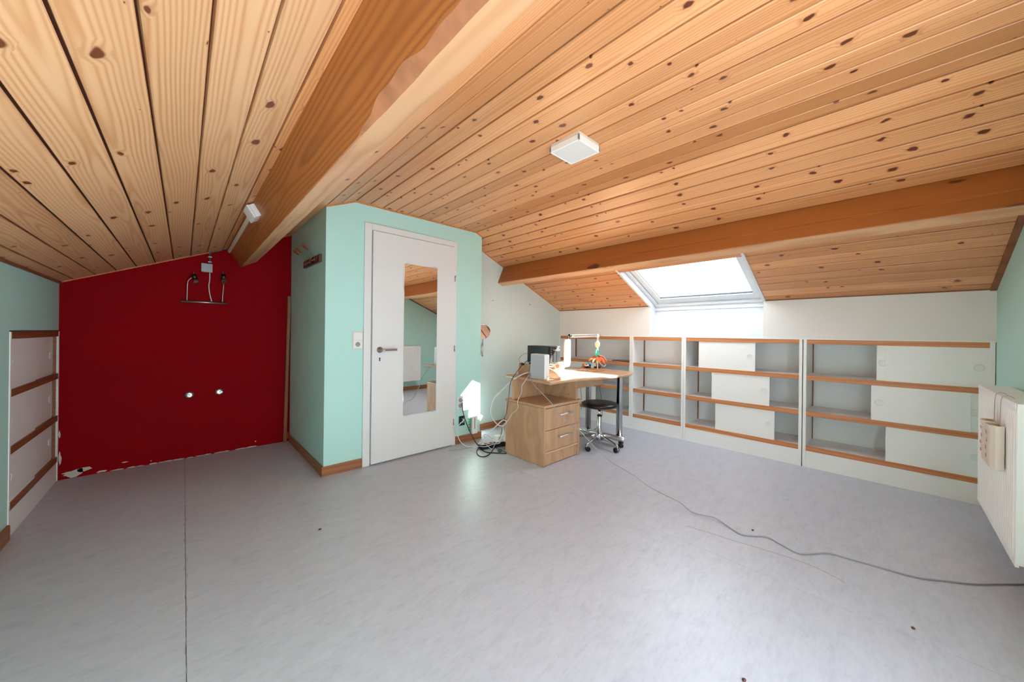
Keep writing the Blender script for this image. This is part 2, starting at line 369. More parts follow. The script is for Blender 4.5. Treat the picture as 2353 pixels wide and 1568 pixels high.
# chipped plaster on the red wall
b_ = MB()
def blob(cx, cz, rx, rz, n=14, y=YR-.0015):
    v = [(cx, y, cz)]+[(cx+rx*random.uniform(.6, 1.1)*math.cos(2*PI*i/n), y, max(.001, cz+rz*random.uniform(.5, 1.15)*math.sin(2*PI*i/n))) for i in range(n)]
    b_.add(v, [(0, 1+i, 1+(i+1) % n) for i in range(n)])
blob(-.60, .035, .065, .032); blob(-.55, .05, .05, .016); blob(-.46, .012, .03, .008); blob(-.665, .16, .008, .05); blob(-.668, .34, .006, .03)
for i in range(15):
    x = -.38+i*.062+random.uniform(-.02, .02); blob(x, .004, random.uniform(.02, .05), random.uniform(.003, .007), 9)
blob(.52, .05, .006, .008, 6); blob(-.19, .03, .005, .006, 6); blob(-.34, .055, .022, .005, 8)
obj(b_, 'bare_plaster_patch', 'plaster', wall_red)['kind'] = 'stuff'

# ------------------------------------------------------------------ ceiling
T = .10
cb = MB()
def lpoly(x): return (x, ceil_z(x)+.012)
cb.prism([(XL-.12, ceil_z(XL-.12)+.016), (C1, ZF+.016), (C1, ZF+T), (XL-.12, ceil_z(XL-.12)+T)], 'y', YW-.1, YR+.1)
cb.box(C1, C2, YW-.1, YF+.1, ZF+.016, ZF+T)
uc = -(XK-C2)/math.cos(TR)
for u0, u1, v0, v1 in [(uc, SKY_U0, YW-.1, YF+.1), (SKY_U0, .62, YW-.1, SKY_V0), (SKY_U0, .62, SKY_V1, YF+.1), (SKY_U1, .62, SKY_V0, SKY_V1)]:
    cb.slope(u0, u1, v0, v1, .016, T)
cb.box(C2-.01, C2+.01, YW-.1, YF+.1, ZF+.016, ZF+T)
ceiling = struct(cb, 'ceiling', 'groove')
_bm = {}
def board(width, y0, y1, mat, pos, ang, prof='v'):
    """tongue-and-groove board; local x across, y along, face at z=0 looking down"""
    key = (round(width, 4), round(y1-y0, 3), mat)
    if key not in _bm:
        h = width/2-(.0036 if mat == 'pine_left' else .0052); L = (y1-y0)/2; c = .003
        poly = [(-h, .016), (-h, .0035), (-h+c, 0), (h-c, 0), (h, .0035), (h, .016)]
        mb = MB().prism(poly, 'y', -L, L)
        me = bpy.data.meshes.new('ceiling_board'); me.from_pydata([tuple(v) for v in mb.v], [], mb.f); me.update(); me.materials.append(M[mat])
        b = bmesh.new(); b.from_mesh(me); bmesh.ops.recalc_face_normals(b, faces=b.faces); b.to_mesh(me); b.free()
        _bm[key] = me
    o = bpy.data.objects.new('ceiling_board', _bm[key]); COL.objects.link(o); o.parent = ceiling
    o.location = (pos[0], (y0+y1)/2, pos[1]); o.rotation_euler = (0, ang, 0); return o
# left slope, from the knee wall up to the crease
pitch = .109; x = -.068-6*pitch
while x < C1-.01:
    a, b = max(x, XL-.0), min(x+pitch, C1)
    if b > a+.015 and not (.31 < a and b < .47):
        y1 = YR if b <= XB+.01 else YB
        cx = (a+b)/2
        if 1:
            board((b-a)/math.cos(TL), YW, y1, 'pine_left' if cx < .3 else 'pine', (cx, ceil_z(cx)), -TL)
    x += pitch
# flat part
x = C1
while x < C2-.01:
    b = min(x+.1137, C2); cx = (x+b)/2
    board(b-x, YW, YB, 'pine', (cx, ZF), 0); x += .1137
# right slope: above the purlin, then below it around the window
edges = [C2+.1*i for i in range(6)]+[2.86]+[3.271-.1038*k for k in range(3, -1, -1)]+[3.271+.1038*k for k in range(1, 7)]+[XK]
edges = sorted(set(round(e, 4) for e in edges))
edges = [e for i, e in enumerate(edges) if i == 0 or e-edges[i-1] > .03]
for a, b in zip(edges[:-1], edges[1:]):
    cx = (a+b)/2; wd = (b-a)/math.cos(TR)
    y1 = YB if b < XB2+.03 else YF
    if a > SR(SKY_U0, 0, 0).x-.02:
        board(wd, YW, SKY_V0-.004, 'pine', (cx, ceil_z(cx)), TR); board(wd, SKY_V1+.004, YF, 'pine', (cx, ceil_z(cx)), TR)
    else: board(wd, YW, y1, 'pine', (cx, ceil_z(cx)), TR)
# thin wooden mouldings where the boards meet the walls
def moulding(x0, x1, y, dy, hgt, name, mat='skirt', below=True):
    xs = sorted(set([x0, x1]+[c for c in (C1, C2) if x0 < c < x1]))
    up = [(x, ceil_z(x)+.001) for x in xs]; lo = [(x, ceil_z(x)-hgt) for x in reversed(xs)]
    struct(MB().prism(up+lo, 'y', y, y+dy), name, mat)
moulding(XB, XB2, YB, -.008, .010, 'trim_1', 'beech')
moulding(C2+.1, XK, YW, .028, .012, 'trim_2', 'brownstrip')
moulding(XL, .25, YR, -.006, .008, 'trim_3', 'beech')
moulding(XB2, XK, YF, -.006, .008, 'trim_4', 'beech')
struct(MB().box(XL, XL+.012, YW, YR, ceil_z(XL)-.012, ceil_z(XL)+.004), 'trim_5', 'brownstrip')
struct(MB().box(XK-.008, XK, YW, SKY_V0, ceil_z(XK)-.006, ceil_z(XK)+.006).box(XK-.008, XK, SKY_V1, YF, ceil_z(XK)-.006, ceil_z(XK)+.006), 'trim_6', 'brownstrip')

# ------------------------------------------------------------------ roof beams
def wane(y):   # bark edge eats the arris of the ridge beam towards the camera
    if y > 1.12: return .003
    k = min(1, (1.12-y)/.16)*(.78+.16*math.sin(y*17)+.10*math.sin(y*41+1))
    return .004+.036*max(0, k)
UL, LL, RL = Vector((.301, 1.877)), Vector((.390, 1.7295)), Vector((.518, 1.802))
dn = (LL-UL).normalized(); ac = (RL-LL).normalized()
rs = []; y = YW
while y <= YR+.02:
    wv = wane(y); b = .002+wv*.28
    rs.append([(p.x, y, p.y) for p in (UL-dn*.10, LL-dn*wv, LL+ac*b-dn*0.0, RL-ac*.003, RL-dn*.003, RL-dn*.28)])
    y += .02
bb = MB(); n = 6
for r in rs: bb.v += [Vector(p) for p in r]
for k in range(len(rs)-1):
    for i in range(n):
        j = (i+1) % n; bb.f.append([k*n+i, k*n+j, (k+1)*n+j, (k+1)*n+i]); bb.sm.append(False); bb.mi.append({0: 0, 1: 2, 2: 1}.get(i, 1))
bb.f += [list(range(n))[::-1], [(len(rs)-1)*n+i for i in range(n)]]; bb.sm += [False]*2; bb.mi += [0, 0]
o = obj(bb, 'ridge_beam', ['beam', 'beam_pale', 'bark'], origin=(.4, 0, 1.75)); tag(o, 'tilted square ridge beam crossing the ceiling with a rough bark edge', 'beam', None)
P1 = Vector((2.855, 1.929)); fd = Vector((-.398, -.917)); ud = Vector((.917, -.398))
P3 = P1+fd*.205; P2 = P3+ud*.082
pb = MB().prism([tuple(P1-fd*.06), tuple(P3-fd*.004), tuple(P3+ud*.004), tuple(P2-ud*.003), tuple(P2-fd*.003), tuple(P2-fd*.27)], 'y', YW-.01, YF+.01)
pb.mi = [0, 0]+[0, 0, 1, 1, 0, 0]
o = obj(pb, 'roof_purlin', ['beam', 'beam_pale'], origin=(2.8, 0, 1.8)); tag(o, 'lower roof beam running just above the roof window', 'beam')

# ------------------------------------------------------------------ roof window
win = struct(MB().slope(SKY_U0, SKY_U0+.02, SKY_V0, SKY_V1, -.004, T+.03).slope(SKY_U0, SKY_U1+.0, SKY_V1-.004, SKY_V1+.002, -.006, T+.03).slope(SKY_U0, SKY_U1, SKY_V0-.002, SKY_V0+.004, -.006, T+.03),
             'window_1', 'pvcframe')
obj(MB().slope(SKY_U1-.012, SKY_U1+.012, SKY_V0-.001, SKY_V1+.001, .002, .075), 'lower_lining', 'pvcframe', win)
# outer casing lips on the boards
obj(MB().slope(SKY_U0, .02, SKY_V1-.002, SKY_V1+.018, -.008, .002).slope(SKY_U0, .02, SKY_V0-.018, SKY_V0+.002, -.008, .002), 'casing_lip', 'pvcframe', win, bevel=.002)
obj(MB().slope(SKY_U0, SKY_U1, SKY_V1-.042, SKY_V1-.004, .055, T+.03).slope(SKY_U0, SKY_U1, SKY_V0+.004, SKY_V0+.034, .055, T+.03)
    .slope(SKY_U0+.02, SKY_U0+.09, SKY_V0+.03, SKY_V1-.04, .055, T+.03).slope(.09, SKY_U1+.01, SKY_V0+.004, SKY_V1-.004, .045, T+.03), 'window_frame', 'pvcframe', win, bevel=.003)
v0, v1, u0, u1 = .885, 1.785, -.645, -.012
obj(MB().slope(SKY_U0+.09, .085, v1, SKY_V1-.045, .075, T+.04).slope(SKY_U0+.09, .085, SKY_V0+.036, v0, .075, T+.04)
    .slope(SKY_U0+.09, u0, v0, v1, .075, T+.04).slope(u1, .085, v0, v1, .075, T+.04), 'sash', 'pvcframe', win, bevel=.004)
obj(MB().slope(u0, u1, v1-.006, v1, .088, .10).slope(u1-.012, u1, v0, v1-.006, .088, .10).slope(u0, u0+.006, v0, v1-.006, .088, .10), 'gasket', 'gasket', win)
obj(MB().slope(u0-.01, u1+.01, v0-.01, v1+.01, .102, .108), 'window_pane', 'glass', win)
# sloping reveal strip between the boards and the niche corner
obj(MB().slope(-.02, .045, SKY_V1-.006, SKY_V1-.003, -.01, .05), 'reveal_strip', 'pvcframe', win)

# added gable window behind the camera (out of view), lets in fill light
mb = MB()
for xa, xb, za, zb in ((GX0, GX0+.05, GZ0, GZ1), (GX1-.05, GX1, GZ0, GZ1), (GX0, GX1, GZ0, GZ0+.05), (GX0, GX1, GZ1-.05, GZ1), ((GX0+GX1)/2-.03, (GX0+GX1)/2+.03, GZ0, GZ1)):
    mb.box(xa, xb, YW-.08, YW-.03, za, zb)
win_fill = struct(mb, 'window_fill', 'pvcframe'); obj(MB().box(GX0+.04, GX1-.04, YW-.058, YW-.052, GZ0+.04, GZ1-.04), 'window_pane', 'glass', win_fill)

# ------------------------------------------------------------------ skirting boards
def base_y(x0, x1, y, sgn, name, h=.075, mat='skirt'):
    struct(MB().box(x0, x1, y, y-sgn*.014, 0, h), name, mat, bevel=.003)
base_y(XB-.014, 1.094, YB, 1, 'baseboard_front')
base_y(2.015, XB2+.014, YB, 1, 'baseboard_front_right')
struct(MB().box(XB-.014, XB, YB, YR-.04, 0, .075), 'baseboard_alcove', 'skirt_y', bevel=.003)
struct(MB().box(XB2, XB2+.014, YB+.001, YF, 0, .075), 'baseboard_return', 'skirt_y', bevel=.003)
base_y(XB2+.015, XK-.01, YF, 1, 'baseboard_far')
base_y(XL+.02, XK-.01, YW, -1, 'baseboard_right')
struct(MB().box(XL, XL+.014, YW+.02, 3.175, 0, .085), 'baseboard_left', 'skirt_y', bevel=.006)

# ------------------------------------------------------------------ door
dr = struct(MB().box(1.095, 1.155, YB-.020, YB, 0, 2.046).box(1.972, 2.013, YB-.020, YB, 0, 2.046).box(1.155, 1.972, YB-.020, YB, 1.992, 2.046), 'door_1', 'door', bevel=.003)
obj(MB().box(1.150, 1.158, YB-.008, YB-.001, 0, 1.99).box(1.155, 1.972, YB-.004, YB+.0, .0, .012), 'door_rebate', 'greyplastic', dr)
leaf = obj(MB().box(1.161, 1.978, YB-.034, YB-.004, .012, 1.986), 'door_leaf', 'door', dr, bevel=.0025)
LF = YB-.034
hb = MB().lathe([(.025, 0), (.026, .004), (.024, .008), (.011, .010), (.010, .045)], (1.224, LF, .978), (0, -1, 0)).tube([(1.224, LF-.04, .978), (1.235, LF-.05, .978), (1.27, LF-.052, .978), (1.355, LF-.050, .978)], .0095, 12)
obj(hb, 'door_handle', 'steel', leaf)
obj(MB().lathe([(.0065, 0), (.0065, .001)], (1.225, LF-.0002, .905), (0, -1, 0)).box(1.2215, 1.2285, LF-.0012, LF, .886, .905).lathe([(.0055, 0), (.0055, .0012)], (1.225, LF-.0002, .887), (0, -1, 0)), 'keyhole', 'hole', leaf)
for z in (1.672, .974, .236):
    obj(MB().cyl((1.981, YB-.036, z-.03), (1.981, YB-.036, z+.03), .0055), 'hinge', 'steel', dr)
mr = obj(MB().box(1.438, 1.775, LF-.0055, LF-.0005, .384, 1.746), 'door_mirror', 'mirror', origin=(1.6, LF, .384), bevel=.0015)
tag(mr, 'tall frameless mirror clipped to the white door', 'mirror')
for x, z in ((1.47, 1.744), (1.745, 1.744), (1.47, .386), (1.745, .386)):
    s_ = 1 if z > 1 else -1
    obj(MB().box(x-.012, x+.012, LF-.008, LF, z-.004*s_, z+.010*s_), 'mirror_clip', 'alu', mr, bevel=.001)

# ------------------------------------------------------------------ built-in shelving
STRIPS = [(.143, .182), (.446, .486), (.757, .797), (1.070, 1.108)]
def shelving(label, xf, sg, y0, y1, posts, depth, doors=(), white_top=True):
    """xf: front plane; sg +1 runs towards +x; posts: (width at y0, width at y1); doors: (ya, yb, row, layer, knob y list)"""
    t = thing('shelving_unit', label, 'shelves', (xf, (y0+y1)/2, 0), 'built-in shelving units' if sg > 0 else None)
    a, b = y0+posts[0], y1-posts[1]
    X = lambda d: xf+sg*d
    for ya, yb in ((y0, a), (b, y1)):
        if yb-ya > .004: obj(MB().box(X(-.004), X(depth), ya, yb, 0, 1.108), 'side_panel', 'lacquer', t, bevel=.0015)
    obj(MB().box(X(depth-.008), X(depth), a, b, .14, 1.07), 'back_panel', 'melamine', t)
    obj(MB().box(X(0), X(.018), a, b, 0, .143), 'plinth', 'lacquer', t, bevel=.001)
    for k, (z0, z1) in enumerate(STRIPS):
        s = obj(MB().box(X(.020), X(depth-.01), a, b, z1-.022 if k < 3 else z0+.012, z1-.001), 'shelf', 'melamine', t)
        e = obj(MB().box(X(-.003), X(.020), a, b, z0, z1), 'edge_strip', 'beech' if sg > 0 else 'brownstrip', s, bevel=.0015)
        e['label'] = 'reddish brown wooden edge strip'
    for ya, yb in ((a, a+.006), (b-.006, b)):
        for z0, z1 in ((.182, .464), (.486, .775), (.797, 1.07)):
            obj(MB().box(X(depth-.03), X(depth-.008), ya, yb, z0, z1), 'corner_batten', 'brownstrip', t)
    for ya, yb, row, layer, knobs in doors:
        z0, z1 = STRIPS[row][1]-.001, STRIPS[row+1][0]+.001
        dx = .004+layer*.011
        d = obj(MB().box(X(dx), X(dx+.008), ya, yb, z0, z1), 'sliding_door', 'lacquer', t, bevel=.001)
        for ky in knobs:
            zc = z0+.139
            obj(MB().torus((X(dx-.0005), ky, zc), (1, 0, 0), .0225, .0028).lathe([(.021, -.001 if sg < 0 else .0005), (.021, .001)], (X(dx-.0006), ky, zc), (sg, 0, 0)), 'finger_pull', 'pvc', d)
    return t
shelving('white built-in shelving unit with open shelves behind the desk', XK, 1, 2.119, YF, (.024, .02), .38, [(2.62, 3.2, 0, 0, (2.70,)), (2.62, 3.2, 1, 0, ())])
shelving('white built-in shelving unit with three empty open shelves and no doors', XK, 1, 1.511, 2.117, (.022, .024), .29)
shelving('white built-in shelving unit under the roof window with one sliding door per shelf', XK, 1, .512, 1.509, (.022, .022), .38,
         [(.86, 1.357, 2, 0, (.905,)), (.746, 1.234, 1, 0, (.790,)), (.706, 1.197, 0, 0, (.755,)), (.90, 1.366, 2, 1, ())])
shelving('white built-in shelving unit beside the radiator with mostly closed sliding doors', XK, 1, -.489, .505, (.023, .022), .38,
         [(-.466, .014, 2, 0, (-.424,)), (-.40, .061, 2, 1, (.028,)), (-.393, .089, 1, 0, (.046,)), (-.466, -.02, 1, 1, (-.412,)), (-.466, .009, 0, 0, (-.412,))])
shelving('low white cupboard with brown rails built into the aqua wall beside the red wall', XL, -1, 3.19, 4.20, (.020, .020), .40,
         [(3.21, 3.68, r, 0, (3.236,)) for r in range(3)]+[(3.66, 4.12, r, 1, (4.06,)) for r in range(3)])
struct(MB().box(XK-.006, XK+.02, YW, YF, 1.108, 1.116), 'trim_8', 'lacquer')
struct(MB().box(XL-.012, XL+.001, 4.125, 4.132, .18, 1.075), 'trim_10', 'brownstrip')
struct(MB().box(XL-.02, XL-.001, 3.188, 4.2, 1.109, 1.117), 'trim_9', 'gasket')

# ------------------------------------------------------------------ drawer pedestal and desk
X0, X1, Y0, Y1 = 2.232, 2.735, 1.975, 2.465
dk = thing('desk', 'light maple desk with chrome legs and a built-in two-drawer pedestal', 'desk', (2.9, 2.2, 0))
obj(MB().box(X0, X0+.020, Y0, Y1, 0, .495), 'side_panel', 'maple', dk, bevel=.006)
obj(MB().box(X1-.028, X1-.004, Y0, Y1, 0, .495), 'side_panel', 'maple', dk, bevel=.006)
obj(MB().box(X0+.02, X1-.028, Y1-.012, Y1-.002, .02, .495), 'back_panel', 'maple', dk)
obj(MB().box(X0+.021, X1-.029, Y0+.012, Y0+.028, .006, .098), 'plinth', 'maple', dk, bevel=.001)
obj(MB().box(X0+.021, X1-.029, Y0+.002, Y0+.03, .100, .118), 'rail', 'maple_edge', dk, bevel=.006)
obj(MB().box(X0+.02, X1-.028, Y0+.04, Y1-.012, .100, .112), 'bottom_panel', 'maple', dk)
for z0, z1, zh in ((.122, .300, .234), (.304, .490, .426)):
    d = obj(MB().box(X0+.022, X1-.030, Y0+.004, Y0+.022, z0, z1), 'drawer', 'maple', dk, bevel=.0015)
    hb = MB().cyl((2.405, Y0-.028, zh), (2.583, Y0-.028, zh), .0065, n=14)
    for hx in (2.425, 2.563): hb.cyl((hx, Y0-.028, zh), (hx, Y0+.006, zh), .004, n=10)
    obj(hb, 'bar_handle', 'alu', d)
obj(MB().box(X0-.006, X1+.022, Y0-.006, Y1+.006, .495, .519), 'pedestal_top', 'maple_top', dk, bevel=.008, seg=3)
obj(MB().box(X0+.004, X0+.022, 2.36, 2.375, .519, .702).box(X0+.004, 2.70, 2.375, 2.392, .519, .702), 'riser_panel', 'maple', dk, bevel=.002)
obj(MB().box(2.679, 2.706, 1.985, 2.375, .519, .702), 'divider', 'maple', dk, bevel=.003)
obj(MB().box(2.706, 3.19, 2.02, 2.038, .612, .702), 'apron', 'maple_top', dk, bevel=.002)
for z in (.56, .62):
    obj(MB().lathe([(.004, 0), (.004, .002)], (2.678, 2.07+.05*(z > .6), z), (-1, 0, 0), 10), 'shelf_pin_hole', 'hole', dk)
top = [(2.228, 1.912), (2.36, 1.922), (2.52, 1.915), (2.72, 1.880), (2.90, 1.848), (3.06, 1.826), (3.20, 1.812), (3.32, 1.812), (3.44, 1.835), (3.535, 1.872), (3.588, 1.915), (3.612, 1.97), (3.632, 2.12), (3.640, 2.28), (3.632, 2.42), (3.56, 2.545), (3.40, 2.60), (3.27, 2.60), (3.10, 2.49), (2.79, 2.462), (2.318, 2.566)]
tp = obj(MB().prism(top, 'z', .703, .7285), 'desktop', 'maple_top', dk, bevel=.009, seg=3)
lg = lambda x, y: obj(MB().lathe([(.030, .10), (.030, .700), (.036, .7025)], (x, y, 0), (0, 0, 1), 26).lathe([(.034, .094), (.034, .112)], (x, y, 0), (0, 0, 1), 26), 'leg', 'chrome', dk)
lg(3.215, 2.215); lg(3.235, 1.855)
ft = MB()
ring = []
for yy, hw, zt, zb in ((2.46, .018, .088, .062), (2.40, .026, .104, .060), (2.1, .028, .108, .056), (1.84, .028, .110, .056), (1.80, .022, .106, .060), (1.782, .012, .092, .070)):
    ring.append([(3.222+hw*math.cos(2*PI*i/16), yy, (zt+zb)/2+(zt-zb)/2*math.sin(2*PI*i/16)) for i in range(16)])
ft.rings(ring); obj(ft, 'foot', 'alu', dk)
for yy in (1.83, 2.42):
    obj(MB().lathe([(.026, 0), (.028, .008), (.028, .022), (.012, .03), (.012, .062)], (3.222, yy, 0)), 'glide', 'rubber', dk)

# raised shelf unit on the desk
rs_ = thing('desk_riser', 'small maple shelf stand with rounded side panels on the left of the desk', 'shelf stand', (2.43, 2.23, .7285))
prof = [(2.483, .7285), (2.483, .838), (2.30, .838), (2.20, .832), (2.12, .822), (2.06, .806), (2.02, .790), (1.995, .772), (1.982, .752), (1.976, .7285)]
def side(x): return obj(MB().prism(prof, 'x', x, x+.018), 'side_panel', 'maple_top', rs_, bevel=.003)
side(2.425)
obj(MB().box(2.443, 2.70, 2.12, 2.483, .812, .829).box(2.443, 2.70, 2.455, 2.471, .7285, .812), 'shelf', 'maple_top', rs_, bevel=.002)
obj(MB().box(2.420, 2.443, 2.483, 2.495, .7285, .841), 'back_panel', 'maple_edge', rs_)

# ------------------------------------------------------------------ things on the desk
# network drive box
t = thing('network_drive', 'black box computer with a drive bay front standing on the maple stand', 'computer', (2.58, 2.29, .838))
Z0 = .848
obj(MB().box(2.50, 2.655, 2.17, 2.45, Z0, 1.014), 'case', 'black', t, bevel=.004)
obj(MB().box(2.502, 2.653, 2.155, 2.17, Z0+.002, 1.012), 'front_panel', 'rubber', t, bevel=.003)
for k in range(2): obj(MB().box(2.545+.05*k, 2.590+.05*k, 2.150, 2.156, Z0+.02, .972), 'drive_bay', 'greyplastic' if False else 'black', t, bevel=.002)
obj(MB().box(2.545, 2.64, 2.151, 2.1552, .978, .982), 'stripe', 'gold', t)
obj(MB().box(2.595, 2.625, 2.1515, 2.1555, .992, 1.000), 'badge', 'pvc', t)
for k in range(4): obj(MB().lathe([(.0035, 0), (.0035, .001)], (2.52, 2.155, .99-.022*k), (0, -1, 0), 10), 'indicator', 'greyplastic', t)
for x in (2.52, 2.635):
    for yy in (2.19, 2.43): obj(MB().box(x-.008, x+.008, yy-.008, yy+.008, .829 if x > 2.443 else .838, Z0), 'rubber_foot', 'rubber', t)
# wireless router
rt = MB()
def rrect(cx, cz, hw, hh, r, y, n=5):
    p = []
    for sx, sz, a0 in ((1, 1, 0), (-1, 1, 90), (-1, -1, 180), (1, -1, 270)):
        for k in range(n+1):
            a = math.radians(a0+90*k/n); p.append((cx+sx*(hw-r)+r*math.cos(a), y, cz+sz*(hh-r)+r*math.sin(a)))
    return p
def slab_x(cy, cz, hw, hh, r, x): return [(x, p[0], p[2]) for p in rrect(cy, cz, hw, hh, r, 0)]
cy_, cz_ = 2.122, .8405
rt.rings([slab_x(cy_, cz_, .084, .106, .014, 2.296), slab_x(cy_, cz_, .089, .111, .016, 2.301), slab_x(cy_, cz_, .089, .111, .016, 2.352), slab_x(cy_, cz_, .085, .107, .015, 2.356)], smooth=False)
t = thing('router', 'upright pale grey wireless router on the left front of the desk', 'router', (2.32, 2.12, .7285))
obj(rt, 'case', 'pvc', t)
obj(MB().rings([slab_x(cy_, cz_, .082, .104, .012, 2.2935), slab_x(cy_, cz_, .082, .104, .012, 2.2965)], smooth=False), 'side_cover', 'palegrey', t)
obj(MB().box(2.327, 2.347, 2.0322, 2.0335, .752, .757), 'logo', 'ledblue', t)
obj(MB().box(2.30, 2.35, 2.2105, 2.216, .75, .83), 'port_panel', 'greyplastic', t)
obj(MB().box(2.300, 2.350, 2.06, 2.18, .7285, .731), 'foot', 'greyplastic', t)
# paper roll and pad beside the router
t = thing('paper_roll', 'white paper roll lying on the maple stand behind the router', 'paper roll', (2.70, 2.12, .829))
obj(MB().lathe([(.018, 0), (.036, 0), (.036, .075), (.018, .075)], (2.490, 2.055, .837), (.95, .12, 0), 26), 'paper', 'paper', t)
obj(MB().lathe([(.015, -.002), (.018, -.002), (.018, .077), (.015, .077)], (2.490, 2.055, .837), (.95, .12, 0), 20), 'core', 'card', t)
o = obj(MB().box(2.50, 2.60, 2.00, 2.11, .7285, .800), 'paper_pad', 'paper', origin=(2.55, 2.05, .7285), bevel=.02, seg=3); tag(o, 'small stack of white paper slips beside the rounded stand', 'paper')

# lamp with two double arms
def dbl(mb, p, q, off, r=.0065):
    off = Vector(off); mb.cyl(Vector(p)+off, Vector(q)+off, r, n=10); mb.cyl(Vector(p)-off, Vector(q)-off, r, n=10)
t = thing('desk_lamp', 'white swing-arm desk lamp with a long hanging tube head', 'lamp', (3.612, 2.36, .7285))
YL = 2.37
obj(MB().box(3.585, 3.642, YL-.03, YL+.03, .7285, .748).box(3.641, 3.656, YL-.02, YL+.02, .668, .748).box(3.590, 3.641, YL-.02, YL+.02, .668, .684).cyl((3.613, YL, .684), (3.613, YL, .704), .007, n=10), 'clamp', 'rubber', t, bevel=.002)
obj(MB().cyl((3.612, YL, .748), (3.612, YL, .80), .008, n=12), 'pivot', 'darkmetal', t)
mb = MB(); dbl(mb, (3.612, YL, .79), (3.622, YL, 1.118), (.012, 0, 0)); obj(mb, 'lower_arm', 'pvc', t)
mb = MB(); dbl(mb, (3.606, YL, 1.118), (3.085, YL, 1.112), (0, 0, .012)); obj(mb, 'upper_arm', 'pvc', t)
obj(MB().lathe([(.024, 0), (.024, .03)], (3.61, YL-.015, 1.116), (0, 1, 0), 20), 'elbow', 'pvc', t, bevel=.003)
obj(MB().tube([(3.622, YL-.01, 1.138), (3.65, YL-.01, 1.125), (3.675, YL-.01, 1.10)], .002, 6), 'spring', 'darkmetal', t)
obj(MB().lathe([(.018, 0), (.018, .03)], (3.08, YL-.015, 1.114), (0, 1, 0), 18).cyl((3.06, YL, 1.112), (3.035, YL, 1.075), .006, n=10).box(3.028, 3.062, YL-.006, YL+.006, 1.06, 1.08), 'head_joint', 'darkmetal', t, bevel=.002)
hd = MB(); rr = []
for zz, k in ((1.072, .75), (1.062, .95), (1.04, 1), (.84, 1), (.805, .92), (.785, .70), (.777, .3)):
    # half-round trough, open towards the right
    cx, cyy = 3.035, YL
    rr.append([(cx+.046*k*math.cos(a)*1.0, cyy+.030*k*math.sin(a), zz) for a in [math.radians(40+280*i/14) for i in range(15)]]+[(cx+.040*k*math.cos(a), cyy+.025*k*math.sin(a), zz+.0) for a in [math.radians(40+280*i/14) for i in range(14, -1, -1)]])
hd.rings(rr); obj(hd, 'lamp_shade', 'pvc', t)
obj(MB().cyl((3.058, YL, 1.05), (3.058, YL, .815), .011, n=14), 'fluorescent_tube', 'paper', t)
obj(MB().box(3.035, 3.07, YL-.018, YL+.018, 1.04, 1.066), 'tube_socket', 'greyplastic', t, bevel=.003)

# flower figurine
FX, FY = 3.385, 2.215
t = thing('figurine', 'small dancer figurine with teal sleeves and orange petal skirt', 'figurine', (FX, FY, .7285))
obj(MB().box(3.26, 3.44, 2.155, 2.255, .7285, .744), 'base', 'card', t, bevel=.003)
Zb = .744
obj(MB().tube([(FX, FY, Zb), (FX-.004, FY, .80), (FX, FY, .87), (FX-.006, FY, .93)], .006, 8), 'standing_leg', 'petal', t)
obj(MB().tube([(FX+.005, FY, .86), (FX+.03, FY-.01, .81), (FX+.07, FY-.02, .778), (FX+.11, FY-.02, .772), (FX+.135, FY-.02, .79)], .006, 8, taper=.004), 'raised_leg', 'petal', t)
hd = MB().lathe([(.001, -.038), (.015, -.033), (.024, -.015), (.027, .003), (.024, .022), (.013, .036), (.001, .04)], (FX-.012, FY, 1.02), (0, 0, 1), 20)
hp = obj(hd, 'head', 'skin', t)
obj(MB().tube([(FX-.008, FY, .94), (FX-.008, FY, .985)], .006, 8), 'neck', 'petal', t)
obj(MB().lathe([(.024, 0), (.028, .004), (.018, .02), (.02, .05), (.026, .062), (.01, .07)], (FX-.008, FY, .896), (0, 0, 1), 18), 'bodice', 'teal', t)
obj(MB().tube([(FX-.022, FY, .955), (FX-.040, FY-.004, .945), (FX-.050, FY-.006, .92), (FX-.045, FY-.008, .898), (FX-.034, FY-.012, .880)], .009, 8, taper=.006), 'sleeve', 'teal', t)
obj(MB().tube([(FX+.006, FY, .955), (FX+.018, FY+.006, .945), (FX+.024, FY+.010, .925), (FX+.02, FY+.012, .905)], .009, 8, taper=.006), 'sleeve', 'teal', t)
obj(MB().lathe([(.001, 0), (.008, .004), (.009, .010), (.001, .016)], (FX-.008, FY-.024, .886), (0, 0, 1), 12), 'brooch', 'redplastic', t)
def petal(a, L, wd, drop, mat):
    ca, sa = math.cos(a), math.sin(a); v = []; N_ = 7
    for k in range(N_):
        u = k/(N_-1); r = .012+L*u; wv = wd*math.sin(PI*min(1, .12+u*.86))**.7
        z = .893-drop*u**1.6+.012*math.sin(u*6+a)
        for sgn in (-1, 0, 1):
            v.append((FX-.005+ca*r-sa*wv*sgn, FY+sa*r+ca*wv*sgn, z-.004*abs(sgn)))
    f = []
    for k in range(N_-1):
        for j in (0, 1): f.append((k*3+j, k*3+j+1, k*3+j+4, k*3+j+3))
    o = obj(MB().add(v, f, True), 'petal', mat, t); sm = o.modifiers.new('thick', 'SOLIDIFY'); sm.thickness = .002
for i, (a, L, wd, dr_, m_) in enumerate([(3.0, .125, .030, .055, 'orange'), (3.9, .09, .034, .06, 'orange'), (4.7, .085, .036, .068, 'orange'), (5.5, .10, .034, .06, 'orange'), (6.1, .14, .030, .05, 'petal'), (.5, .12, .030, .05, 'petal'), (1.4, .08, .032, .05, 'orange'), (2.2, .09, .030, .05, 'orange'), (5.9, .12, .028, .062, 'petal'), (3.3, .11, .02, .068, 'petal')]): petal(a, L, wd, dr_, m_)
